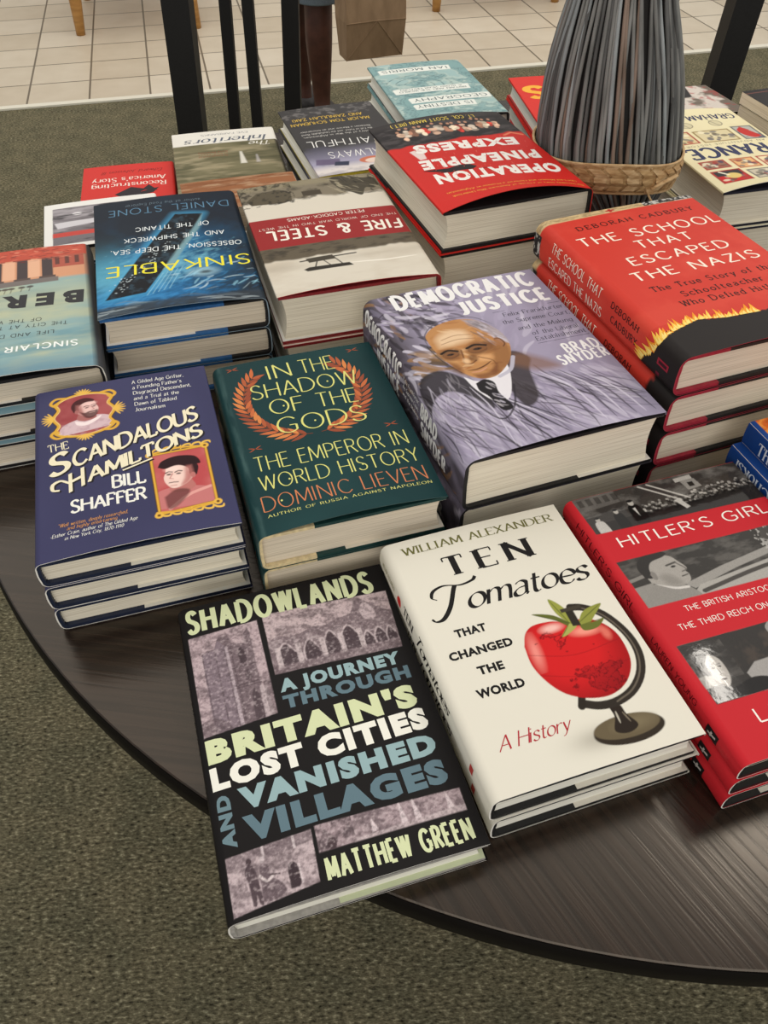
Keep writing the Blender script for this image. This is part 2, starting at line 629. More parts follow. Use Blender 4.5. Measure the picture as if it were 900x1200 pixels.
JM = {'satin': jacket_material('satin_jacket_paper', 0.42), 'matte': jacket_material('matte_jacket_paper', 0.55), 'gloss': jacket_material('glossy_jacket_paper', 0.27)}


def page_material(name, c1, c2):
    m = material(name, c1, 0.85, spec=0.15)
    tc = nd(m, 'ShaderNodeTexCoord')
    mp = nd(m, 'ShaderNodeMapping')
    mp.inputs['Scale'].default_value = (10, 10, 1100)
    ns = nd(m, 'ShaderNodeTexNoise')
    ns.inputs['Scale'].default_value = 1.0
    ns.inputs['Detail'].default_value = 2.5
    rp = nd(m, 'ShaderNodeValToRGB')
    rp.color_ramp.elements[0].position = 0.34
    rp.color_ramp.elements[0].color = lin4(c2)
    rp.color_ramp.elements[1].position = 0.56
    rp.color_ramp.elements[1].color = lin4(c1)
    lk(m, tc.outputs['Object'], mp.inputs[0])
    lk(m, mp.outputs[0], ns.inputs['Vector'])
    lk(m, ns.outputs['Fac'], rp.inputs[0])
    lk(m, rp.outputs[0], bsdf(m).inputs['Base Color'])
    bp = nd(m, 'ShaderNodeBump')
    bp.inputs['Strength'].default_value = 0.15
    bp.inputs['Distance'].default_value = 0.0004
    lk(m, ns.outputs['Fac'], bp.inputs['Height'])
    lk(m, bp.outputs[0], bsdf(m).inputs['Normal'])
    return m


PAGE = page_material('cream_page_edges', (238, 230, 210), (216, 206, 184))
PAGEW = page_material('white_page_edges', (240, 238, 226), (222, 219, 205))
PAGEG = page_material('greyish_page_edges', (226, 214, 194), (202, 189, 168))
CLOTH = {}


def cloth(c):
    c = tuple(c)
    if c not in CLOTH:
        CLOTH[c] = noisy('board_cloth', c, tuple(int(x * .88) for x in c), (250, 250, 250), 0.55, 0.08)
    return CLOTH[c]


PLAIN = {}


def plain(c):
    c = tuple(c)
    if c not in PLAIN:
        PLAIN[c] = noisy('flap_paper', c, tuple(int(x * .96) for x in c), (40, 40, 40), 0.6, 0.0)
    return PLAIN[c]


# ------------------------------------------------------------------ the book builder (cm, origin at the middle of the bottom)
def prof(a, w, t, r):
    """point on the outside of the jacket for arc position a (a=0: front edge of the spine)"""
    a = np.asarray(a, float)
    x = np.where(a >= r, -w / 2 + a, -w / 2)
    z = np.where(a >= r, t, 0.0)
    m = (a < r) & (a > -r)
    th = (r - a) / (2 * r) * math.pi / 2
    x = np.where(m, -w / 2 + r - r * np.sin(th), x)
    z = np.where(m, t - r + r * np.cos(th), z)
    m = (a <= -r) & (a >= -(t - r))
    x = np.where(m, -w / 2 - .05 * np.sin(np.clip((-a - r) / max(t - 2 * r, 1e-3), 0, 1) * math.pi), x)
    z = np.where(m, t + a, z)
    m = (a < -(t - r)) & (a > -(t + r))
    th = (-(t - r) - a) / (2 * r) * math.pi / 2
    x = np.where(m, -w / 2 + r - r * np.cos(th), x)
    z = np.where(m, r - r * np.sin(th), z)
    m = a <= -(t + r)
    x = np.where(m, -w / 2 + (-a - t), x)
    z = np.where(m, 0.0, z)
    return x, z


class BookSpec:
    def __init__(s, w, l, t, spine_r=None, bow=.10, lift=0.0, liftw=3.0, head=False):
        s.head = head
        s.w, s.l, s.t = w, l, t
        s.r = spine_r or min(.55, t * .3)
        s.bow, s.lift, s.liftw = bow, lift, liftw

    def P(s, a, b, off=0.0):
        a, b = np.asarray(a, float), np.asarray(b, float)
        x, z = prof(a, s.w, s.t, s.r)
        u = np.clip((a - s.r) / (s.w - s.r), 0, 1)
        arch = 4 * u * (1 - u)
        foot, top_ = np.exp(-np.clip(s.l - b, 0, None) / s.liftw), np.exp(-np.clip(b, 0, None) / s.liftw)
        e = top_ + .45 * foot if s.head else foot
        z = z + np.where(a > 0, arch * (s.bow + s.lift * e), 0)
        k = np.clip((a + s.r) / (2 * s.r), 0, 1)
        low = np.clip((-(s.t - s.r) - a) / (2 * s.r), 0, 1)
        z = z + off * k - off * low
        x = x - 2.2 * off * (1 - k) * (1 - low)
        return np.stack([x, s.l / 2 - b, z], -1)


def slice_print(V, F, K, bs):
    """cut print polygons that run over the rounded spine into narrow strips so that they follow it"""
    lim = bs.r + .35
    step = .14
    keep, nv, nk, nf = [], [], [], []
    base = len(V)
    for f in F:
        P = V[list(f)]
        lo, hi = P[:, 0].min(), P[:, 0].max()
        if lo > lim or hi - lo < step:
            keep.append(f)
            continue
        cuts = np.concatenate([[-1e9], np.arange(math.floor(lo / step) * step, min(hi, lim) + step, step), [1e9]])
        for c0, c1 in zip(cuts[:-1], cuts[1:]):
            if c1 <= lo or c0 >= hi:
                continue
            poly = [tuple(q) for q in P]
            for c, sg in ((c0, 1), (c1, -1)):
                out = []
                for i in range(len(poly)):
                    p, q = poly[i], poly[(i + 1) % len(poly)]
                    dp, dq = sg * (p[0] - c), sg * (q[0] - c)
                    if dp >= 0:
                        out.append(p)
                    if dp * dq < 0:
                        t = dp / (dp - dq)
                        out.append((p[0] + t * (q[0] - p[0]), p[1] + t * (q[1] - p[1])))
                poly = out
                if not poly:
                    break
            if len(poly) >= 3:
                i0 = base + len(nv)
                nv += poly
                nk += [K[f[0]]] * len(poly)
                nf.append(tuple(range(i0, i0 + len(poly))))
    if nv:
        V = np.vstack([V, np.array(nv)])
        K = np.vstack([K, np.array(nk)])
    return V, keep + nf, K


def make_jacket(bs, cv, parent, mat, back_col=None, edge_col=(235, 232, 224), name='dust_jacket', flap=True):
    na, nb = cv.A.shape
    back = np.linspace(-(bs.t + bs.w - .02), -(bs.t + bs.r), 5)
    extra = np.linspace(-(bs.t + bs.r), cv.a[0], 5)[1:-1] if cv.a[0] > -(bs.t + bs.r) else np.zeros(0)
    pre = np.concatenate([back, extra])
    aa = np.concatenate([pre, cv.a])
    A, B = np.meshgrid(aa, cv.b, indexing='ij')
    V = bs.P(A, B).reshape(-1, 3)
    C = np.concatenate([np.repeat(cv.C[:1], len(pre), 0), cv.C], 0)
    if back_col is not None:
        C[:5, :, :3] = lin(back_col)
    C = C.reshape(-1, 4)
    n0 = len(aa)
    I = np.arange(n0 * nb).reshape(n0, nb)
    Fq = np.stack([I[:-1, :-1], I[1:, :-1], I[1:, 1:], I[:-1, 1:]], -1).reshape(-1, 4)
    Fq = Fq[:, ::-1]
    Vs, Cs, Fs = [V], [C], [Fq]
    off = len(V)
    # cut paper edges at head and foot, and the fore-edge fold
    ec = np.concatenate([lin(edge_col), [0]])
    for bcol in (0, nb - 1):
        outer = I[:, bcol]
        inner = bs.P(aa, np.full(n0, cv.b[bcol]), -.05)
        Vs.append(np.concatenate([V[outer], inner]))
        Cs.append(np.repeat(ec[None], 2 * n0, 0))
        k = np.arange(n0 - 1)
        q = np.stack([k, k + 1, n0 + k + 1, n0 + k], 1) + off
        Fs.append(q if bcol else q[:, ::-1])
        off += 2 * n0
    if flap:
        bt = .30
        for lo in (False, True):
            base = V[I[-1]] if not lo else V[I[0]]
            drop = base.copy()
            drop[:, 2] += bt if lo else -bt
            mid = (base + drop) / 2
            mid[:, 0] += .06
            vv = np.concatenate([base, mid, drop])
            Vs.append(vv)
            cc = C[I[-1]] if not lo else C[I[0]]
            Cs.append(np.concatenate([cc, cc, cc]))
            k = np.arange(nb - 1)
            for r_ in (0, nb):
                q = np.stack([k + r_, k + 1 + r_, k + 1 + nb + r_, k + nb + r_], 1) + off
                Fs.append(q if lo else q)
            off += len(vv)
    nq = sum(len(f) for f in Fs)
    quads = np.concatenate(Fs)
    # crisp print
    loops = quads.reshape(-1)
    starts = np.arange(nq) * 4
    tot = np.full(nq, 4)
    if cv.n:
        T = np.concatenate(cv.V)
        K = np.concatenate(cv.K)
        T, PF, K = slice_print(T, cv.F, K, bs)
        offs = cv.lift_off + K[:, 4] * .004
        lay = np.unique(offs)
        TV = np.zeros((len(T), 3))
        for o_ in lay:
            mk = offs == o_
            TV[mk] = bs.P(T[mk, 0], T[mk, 1], float(o_))
        Vs.append(TV)
        Cs.append(K[:, :4])
        tl = [len(f) for f in PF]
        tloops = np.fromiter((i for f in PF for i in f), dtype=np.int64) + off
        # orientation: make every print face look outward
        starts = np.concatenate([starts, len(loops) + np.concatenate([[0], np.cumsum(tl)[:-1]])])
        tot = np.concatenate([tot, tl])
        loops = np.concatenate([loops, tloops])
    V = np.concatenate(Vs) * CM
    C = np.concatenate(Cs)
    me = bpy.data.meshes.new(name)
    me.vertices.add(len(V))
    me.vertices.foreach_set('co', V.reshape(-1))
    me.loops.add(len(loops))
    me.loops.foreach_set('vertex_index', loops.astype(np.int32))
    me.polygons.add(len(starts))
    me.polygons.foreach_set('loop_start', starts.astype(np.int32))
    me.polygons.foreach_set('loop_total', tot.astype(np.int32))
    sm = np.zeros(len(starts), bool)
    sm[:len(Fq)] = True
    me.polygons.foreach_set('use_smooth', sm)
    me.materials.append(mat)
    me.update(calc_edges=True)
    me.validate()
    at = me.attributes.new('ink', 'FLOAT_COLOR', 'POINT')
    cc = np.ones((len(V), 4))
    cc[:, :3] = C[:, :3]
    at.data.foreach_set('color', cc.reshape(-1))
    ag = me.attributes.new('gloss', 'FLOAT', 'POINT')
    ag.data.foreach_set('value', C[:, 3].copy())
    o = bpy.data.objects.new(name, me)
    COL.objects.link(o)
    o.parent = parent
    return o


def make_case(bs, parent, board, spine_c, qw, inner=None, paper=False):
    """hard boards and spine as one C-shaped shell; cloth colours by width"""
    w, l, t = bs.w, bs.l, bs.t
    ins = .055 if not paper else .02
    bt = .30 if not paper else .03
    r = bs.r
    fe = w - .10
    cols_f = [x for x in (fe, qw, r, 0.0, -r) if True]
    a_out = np.array(sorted(set([fe, max(qw, r + .1), r] + list(np.linspace(r, -r, 5)) + [-t / 2] + list(np.linspace(-(t - r), -(t + r), 5)) + [-(t + max(qw, r + .1)), -(t + fe)]), reverse=True))
    xo, zo = prof(a_out, w, t, r)
    # inset outward surface then the inner one
    cx = 0.0

    def inset(d):
        x, z = prof(a_out, w, t, r)
        k = np.clip((a_out + r) / (2 * r), 0, 1)
        low = np.clip((-(t - r) - a_out) / (2 * r), 0, 1)
        return x + d * (1 - k) * (1 - low), z - d * k + d * low
    x1, z1 = inset(ins)
    x2, z2 = inset(ins + bt)
    n = len(a_out)
    hl = l / 2 - .05
    v = []
    for y in (-hl, hl):
        v += [(x1[i], y, z1[i]) for i in range(n)] + [(x2[i], y, z2[i]) for i in range(n)]
    f, mi = [], []

    def cm(i):
        am = (a_out[i] + a_out[i + 1]) / 2
        return 0 if (am > qw or am < -(t + qw)) else 1
    N2 = 2 * n
    for i in range(n - 1):
        c = cm(i)
        f += [(i, i + 1, N2 + i + 1, N2 + i), (n + i, N2 + n + i, N2 + n + i + 1, n + i + 1), (i, n + i, n + i + 1, i + 1), (N2 + i, N2 + i + 1, N2 + n + i + 1, N2 + n + i)]
        mi += [c, 2 if inner is not None else c, c, c]
    for i in (0, n - 1):
        f.append((i, N2 + i, N2 + n + i, n + i))
        mi.append(0)
    mats = [cloth(board), cloth(spine_c)] + ([cloth(inner)] if inner is not None else [])
    return mesh_obj('paper_cover' if paper else 'hard_case', v, f, mats, parent, mi)


def make_pages(bs, parent, mat, inset_y=.42, inset_x=.38, paper=False):
    w, l, t = bs.w, bs.l, bs.t
    g = .055 + .30 + .02 if not paper else .05
    z0, z1 = g, t - g
    h = z1 - z0
    n = 9
    pts = []
    xs = -w / 2 + (.42 if not paper else .06)
    xf = w / 2 - inset_x
    conc = min(.35, h * .10)
    for i in range(n):                     # spine side, slightly rounded
        q = i / (n - 1)
        pts.append((xs - min(.12, h * .06) * math.sin(math.pi * q) * (0 if paper else 1), z0 + h * q))
    for i in range(n):                     # fore-edge, slightly hollow
        q = 1 - i / (n - 1)
        pts.append((xf - conc * math.sin(math.pi * q) * (0 if paper else 1), z0 + h * q))
    y0, y1 = -l / 2 + inset_y, l / 2 - inset_y
    m = len(pts)
    v = [(x, y0, z) for x, z in pts] + [(x, y1, z) for x, z in pts]
    f = [(i, m + i, m + (i + 1) % m, (i + 1) % m) for i in range(m)]
    f += [tuple(range(m)), tuple(range(2 * m - 1, m - 1, -1))]
    return mesh_obj('page_block', v, f, mat, parent)


def make_flaps(bs, parent, col, fw):
    """the jacket's folded-in flaps lying inside the front and back boards"""
    w, l, t = bs.w, bs.l, bs.t
    hl = l / 2 - .07
    g = .055 + .30
    x0, x1 = w / 2 - fw, w / 2 - .12
    for z0, z1 in ((g + .004, g + .03), (t - g - .03, t - g - .004)):
        m = MB()
        m.box(x0, x1, -hl, hl, z0, z1)
        m.build('jacket_flap', plain(col), parent, scale=CM)


def make_headband(bs, parent, c1, c2):
    g = .40
    t = bs.t
    n = max(7, int((t - 2 * g) / .13))
    for e in (-1, 1):
        m = MB()
        y = e * (bs.l / 2 - .44)
        for i in range(n):
            q = (i + .5) / n
            z = g + (t - 2 * g) * q
            x = -bs.w / 2 + .36 - .10 * math.sin(math.pi * q)
            m.tube([(x, y - .1, z), (x + .0, y + .1, z)], (t - 2 * g) / n * .56, 6, mi=i % 2)
        m.build('headband', [cloth(c1), cloth(c2)], parent, scale=CM)


def make_book(name, label, group, loc, rz, w, l, t, art, base, res=.08, board=(20, 20, 22), spine_c=None, qw=0.0, flap_c=(235, 232, 224), fw=None,
              inner=None, page=PAGE, mat='satin', lift=0.0, liftw=3.0, bow=.10, top=True, headband=None, paper=False, spine_r=None, edge=(235, 232, 224), gloss=0.0, back=None, cat='book'):
    root = thing(name, label, cat, loc, rz, group)
    bs = BookSpec(w, l, t, spine_r, bow if top else .0, lift if top else 0.0, liftw, math.cos(rz) < 0)
    if paper:
        bs.r = min(.22, t * .2)
    cv = Jacket(w, l, t - bs.r * .0, res if top else .35, base, gloss)
    cv.spine_only = not top
    if art:
        art(cv)
    make_pages(bs, root, page, *((.03, .03, True) if paper else (.42, .40, False)))
    if not paper:
        make_case(bs, root, board, spine_c or board, qw, inner)
        make_flaps(bs, root, flap_c, fw or w * .58)
        if headband:
            make_headband(bs, root, *headband)
    make_jacket(bs, cv, root, JM[mat], back_col=back, edge_col=edge, name='cover' if paper else 'dust_jacket', flap=not paper)
    return root


ORD = ['top', 'second', 'third', 'fourth', 'fifth', 'sixth', 'seventh', 'eighth', 'ninth']


def stack(name, q, n, look, where, group, art, base, offs=None, t=None, z0=0.0, seen=None, cat='hardcover book', toplabel=None, labels=None, **kw):
    """q = x, y, theta, z of the top cover, width, length; the topmost copy is built in full, the rest are copies of one plain lower copy"""
    x, y, th, zt, w, l = q
    t = t or (zt - z0) / n
    first = None
    c, s = math.cos(th), math.sin(th)
    for i in range(n):
        zb = zt - t * (i + 1)
        dx, dy, dr = (offs[i - 1] if offs and i > 0 and i - 1 < len(offs) else (0, 0, 0)) if i else (0, 0, 0)
        loc = ((x + dx * c - dy * s) * CM, (y + dx * s + dy * c) * CM, TZ + zb * CM + .0002 * (n - i))
        if labels:
            lab = labels[i]
        elif n == 1:
            lab = look + ' ' + where
        else:
            pos = ORD[i] + ' of its stack' if i == 0 else ('bottom of its stack' if i == n - 1 else ORD[i] + ' from the top of its stack')
            lab = look + ', ' + pos + ', ' + where
        if i == 0:
            make_book(name, lab, group if n > 1 else None, loc, th, w, l, t, art, base, top=True, cat=cat, **kw)
        elif first is None:
            first = make_book(name, lab, group, loc, th + dr, w, l, t, art, base, top=False, cat=cat, **kw)
        else:
            o = copy_tree(first)
            o.location = loc
            o.rotation_euler = (0, 0, th + dr)
            o['label'] = lab


# ------------------------------------------------------------------ printed pictures
def xf(cx, cy, s, rot=0.0):
    c, n = math.cos(rot), math.sin(rot)

    def L(*pts):
        return [(cx + s * (u * c - v * n), cy + s * (u * n + v * c)) for u, v in pts]
    return L


def rect(a0, b0, a1, b1):
    return [(a0, b0), (a1, b0), (a1, b1), (a0, b1)]


def portrait_man_side(cv, cx, cy, s, rot, pal, beard=True, flip=1):
    """three-quarter head and shoulders; s = head height; pal = (light, mid, dark, coat)"""
    li, mi, dk, coat = pal
    L0_ = xf(cx, cy, s, rot)

    def L(*pts):
        return L0_(*[(u * flip, v) for u, v in pts])
    cv.spoly(L((-1.15, 1.25), (-.95, .72), (-.35, .5), (.3, .48), (.75, .7), (1.0, 1.25)), coat)
    cv.spoly(L((-.3, .25), (.2, .3), (.3, .62), (-.1, .7), (-.38, .52)), mi)
    cv.spoly(L((-.32, -.42), (.05, -.55), (.36, -.4), (.42, -.12), (.46, .08), (.4, .3), (.24, .5), (.02, .48), (-.22, .3), (-.36, 0)), li)
    cv.spoly(L((-.36, -.1), (-.3, .12), (-.2, .34), (.0, .48), (-.14, .2), (-.2, -.1)), mi, al=.8, soft=s * .14)
    cv.spoly(L((-.44, .05), (-.48, -.3), (-.3, -.6), (.08, -.68), (.36, -.5), (.34, -.36), (.05, -.4), (-.2, -.25), (-.24, 0), (-.34, .12)), dk)
    cv.ell(*L((-.33, .06))[0], .07 * s, .11 * s, mi)
    for u in (.06, .32):
        cv.line(L((u - .09, -.15), (u, -.18), (u + .09, -.13)), .045 * s, dk, .9)
        cv.ell(*L((u, -.06))[0], .065 * s, .035 * s, dk, .85, rot=rot)
    cv.line(L((.22, -.08), (.3, .1), (.2, .13)), .03 * s, mi, .9)
    cv.spoly(L((-.3, -.35), (-.12, -.3), (-.1, .1), (-.02, .4), (-.2, .3), (-.34, 0)), mi, .7, soft=s * .1)
    cv.ell(*L((.2, -.28))[0], .2 * s, .1 * s, tuple(min(255, c + 18) for c in li), .7, soft=s * .12)
    cv.ell(*L((.12, .08))[0], .12 * s, .1 * s, tuple(min(255, c + 12) for c in li), .6, soft=s * .1)
    if beard:
        cv.spoly(L((-.22, .1), (-.06, .22), (.1, .18), (.26, .2), (.42, .2), (.34, .46), (.14, .6), (-.08, .5)), dk, .85, soft=s * .06)
        cv.line(L((.1, .28), (.3, .28)), .03 * s, li, .6)
    else:
        cv.line(L((.08, .28), (.2, .27), (.32, .28)), .035 * s, dk, .8)
        cv.line(L((.12, .4), (.28, .41)), .03 * s, mi, .7)


def engraving(cv, P, seed, li=(184, 163, 167), dk=(84, 70, 75)):
    cv.clip(P)
    cv.poly(P, li)
    n = cv.noise(.9, .5, seed, 4, rot=.25)
    cv.tint(np.clip((.52 - n) * 3.0, 0, .55), dk)


def end_engraving(cv, seed):
    n = cv.noise(.16, .14, seed + 50, 2)
    cv.tint(np.clip((.5 - n) * 1.6, 0, .45), (70, 58, 62))
    cv.tint(np.clip((n - .58) * 1.6, 0, .35), (212, 196, 197))
    cv.grain(.30, seed)
    cv.clip()


def art_ruins(cv):
    black = (30, 28, 28)
    cv.txt("SHADOWLANDS", -1.9, 3.0, -1.9, 12.0, .9, col=(205, 212, 172), bold=.02, spine=True)
    cv.txt("MATTHEW GREEN", -1.8, 14.0, -1.8, 20.5, .7, col=(205, 212, 172), bold=.02, spine=True)
    if cv.spine_only:
        return
    DK, MD, LI = (78, 65, 70), (122, 106, 111), (205, 188, 190)
    # a tall ruined tower
    P = [(.43, 2.9), (5.66, 2.68), (5.59, 10.83), (.4, 11.27)]
    engraving(cv, P, 3, (187, 166, 170))
    cv.poly([(1.3, 12), (1.25, 4.6), (1.7, 4.3), (2.2, 4.4), (2.5, 3.6), (2.7, 3.3), (3.0, 3.5), (3.3, 3.3), (3.5, 4.2), (3.8, 4.3), (4.4, 4.4), (4.5, 3.5), (4.8, 3.2), (4.95, 3.6), (4.9, 6.6), (5.1, 12)], MD)
    cv.poly([(1.3, 12), (1.25, 4.6), (2.2, 4.4), (2.5, 3.6), (2.95, 4.3), (3.0, 12)], (138, 122, 130))
    cv.poly([(3.0, 12), (2.95, 4.4), (3.15, 4.3), (3.3, 12)], (176, 160, 166))
    cv.spoly([(3.85, 6.1), (3.8, 5.2), (4.05, 4.7), (4.3, 5.2), (4.3, 6.1)], DK)
    cv.spoly([(4.0, 7.6), (4.0, 6.95), (4.2, 6.7), (4.4, 6.95), (4.4, 7.6)], DK, .7)
    cv.spoly([(4.1, 11), (4.15, 9.2), (4.4, 8.4), (4.7, 9.2), (4.7, 11)], DK, .8)
    for b in (6.4, 7.9, 8.1):
        cv.line([(3.2, b), (5.0, b - .05)], .10, DK, .6)
    for a in (1.3, 2.2, 2.9, 3.35):
        cv.line([(a, 4.6), (a + .1, 12)], .09, (96, 82, 88), .7)
    for b in np.arange(5, 11.5, .45):
        cv.line([(1.3, b), (3.0, b + .05)], .05, DK, .28)
    cv.poly([(4.75, 12), (4.8, 8.3), (5.3, 8.5), (5.5, 12)], (196, 180, 182), .75)
    cv.poly([(5.1, 12), (5.1, 8.1), (5.7, 7.9), (5.7, 12)], DK, .5)
    cv.poly([(.3, 12), (.4, 10.2), (1.3, 9.8), (2.2, 10.5), (3, 12)], (110, 95, 100), .7)
    end_engraving(cv, 3)
    # ruined abbey arcade
    P = [(6.09, 2.34), (15.75, 2.74), (15.42, 8.03), (6.04, 7.79)]
    engraving(cv, P, 5, (196, 176, 178))
    cv.spoly([(5.8, 5.2), (6.8, 4.6), (8.0, 4.9), (9.5, 4.5), (10.5, 4.6), (11.3, 4.3), (12.0, 4.2), (12.6, 4.0), (13.1, 2.9), (13.4, 2.75), (15.0, 4.3), (15.6, 4.6), (16, 5), (16, 9), (5.8, 9)], (132, 116, 120))
    cv.spoly([(13.25, 4.2), (13.5, 3.5), (13.9, 3.45), (14.35, 4.2), (14.3, 4.9), (13.5, 4.9)], (192, 174, 177))
    cv.tint(np.clip((cv.noise(.5, .45, 71, 3) - .5) * 2.4, 0, .8) * (cv.B > 4.9), (186, 170, 172))
    for a, w, h in ((7.2, .7, 1.7), (9.0, .55, 1.6), (10.6, .6, 1.9), (12.0, .75, 2.0), (13.3, .4, 1.1), (14.2, .45, 1.2), (15.0, .35, 1.1)):
        cv.spoly([(a - w, 7.2), (a - w * .9, 7.2 - h * .6), (a, 7.2 - h), (a + w * .9, 7.2 - h * .6), (a + w, 7.2)], (74, 61, 66), .9)
        cv.line([(a - w, 7.2), (a - w * .95, 7.2 - h * .55), (a, 7.05 - h), (a + w * .95, 7.2 - h * .55)], .13, LI, .75, smooth=True)
    for a in (6.6, 8.1, 9.9, 11.3, 12.75):
        cv.poly(rect(a - .18, 5.6, a + .2, 7.4), (206, 190, 191), .8)
    cv.tint(np.clip((cv.B - 7.1) * 2, 0, .6), (120, 104, 108))
    end_engraving(cv, 5)
    # two walkers and a gravestone
    P = [(.47, 19.6), (5.87, 19.36), (5.68, 22.6), (.40, 23.1)]
    engraving(cv, P, 9, (190, 172, 175))
    cv.poly([(0, 19), (6, 19), (6, 20.0), (3.4, 20.3), (2.6, 19.9), (2.0, 20.4), (0, 20.3)], (110, 95, 100), .6)
    for a0 in (2.7, 4.6):
        cv.poly(rect(a0, 19.2, a0 + .15, 20.2), (214, 200, 202), .8)
    cv.spoly([(1.7, 22.8), (1.62, 21.4), (1.5, 20.8), (1.72, 20.4), (2.05, 20.5), (2.2, 21.2), (2.25, 21.9), (2.3, 22.8), (2.1, 22.8), (2.0, 22.2), (1.9, 22.8)], (88, 74, 79))
    cv.ell(1.85, 20.2, .17, .22, (80, 66, 70))
    cv.spoly([(2.3, 22.7), (2.35, 21.5), (2.4, 20.8), (2.6, 20.5), (2.95, 20.8), (3.0, 21.4), (3.5, 21.9), (3.7, 22.5), (2.9, 22.8)], (112, 97, 102))
    cv.ell(2.62, 20.3, .16, .2, (210, 195, 197))
    cv.line([(2.35, 21.2), (2.7, 21.6), (3.1, 21.4)], .16, (214, 200, 200), smooth=True)
    cv.line([(3.0, 21.3), (3.5, 21.4)], .1, (80, 66, 70))
    cv.spoly([(4.0, 22.5), (4.02, 21.3), (4.3, 20.95), (4.62, 21.25), (4.6, 22.4)], (66, 54, 59))
    cv.line([(4.7, 21.2), (4.72, 22.3)], .12, (220, 205, 207), .8)
    end_engraving(cv, 9)
    # long wall with lancet windows
    P = [(6.1, 19.22), (15.57, 19.45), (15.51, 20.95), (6.04, 20.95)]
    engraving(cv, P, 12, (170, 151, 155))
    cv.tint(np.clip((cv.noise(.3, .3, 33, 3) - .42) * 3, 0, .8) * (cv.A < 8.4), (86, 73, 77))
    cv.ell(6.9, 20.6, .3, .42, (78, 64, 68))
    for a, h in ((9.6, .9), (11.5, 1.5), (12.4, 1.5), (14.6, 1.2)):
        cv.poly([(a - .16, 20.7), (a - .05, 20.75 - h), (a + .02, 20.75 - h), (a + .28, 20.6)], (212, 196, 199))
    cv.poly([(8.2, 21), (8.4, 20.75), (15.6, 20.55), (15.6, 21)], (198, 182, 184), .7)
    end_engraving(cv, 12)
    G1, WH, B1, B2 = (214, 221, 176), (240, 238, 226), (150, 178, 181), (98, 122, 132)
    cv.txt("SHADOWLANDS", .5, 2.42, 14.95, 2.52, 1.95, "cond", G1, track=.24)
    cv.txt("A JOURNEY", 6.12, 9.36, 14.95, 9.42, 1.12, col=B1, bold=.06, track=1.2)
    cv.txt("THROUGH", 6.12, 10.72, 15.25, 10.76, 1.12, col=B2, bold=.06, track=1.2)
    cv.txt("BRITAIN'S", .42, 13.3, 15.05, 13.05, 1.9, col=G1, bold=.068, track=1.22)
    cv.txt("LOST CITIES", .42, 15.2, 15.23, 14.85, 1.72, col=WH, bold=.068, track=1.22)
    cv.txt("VANISHED", 1.98, 16.95, 15.15, 16.8, 1.6, col=B1, bold=.068, track=1.22)
    cv.txt("VILLAGES", 1.96, 19.05, 15.17, 18.9, 1.8, col=B2, bold=.068, track=1.22)
    cv.txt("AND", 1.40, 19.1, 1.42, 15.6, .95, col=(108, 132, 140), bold=.06, track=1.2)
    cv.txt("MATTHEW GREEN", 6.14, 22.7, 15.42, 22.78, 1.32, "cond", G1, track=.24)


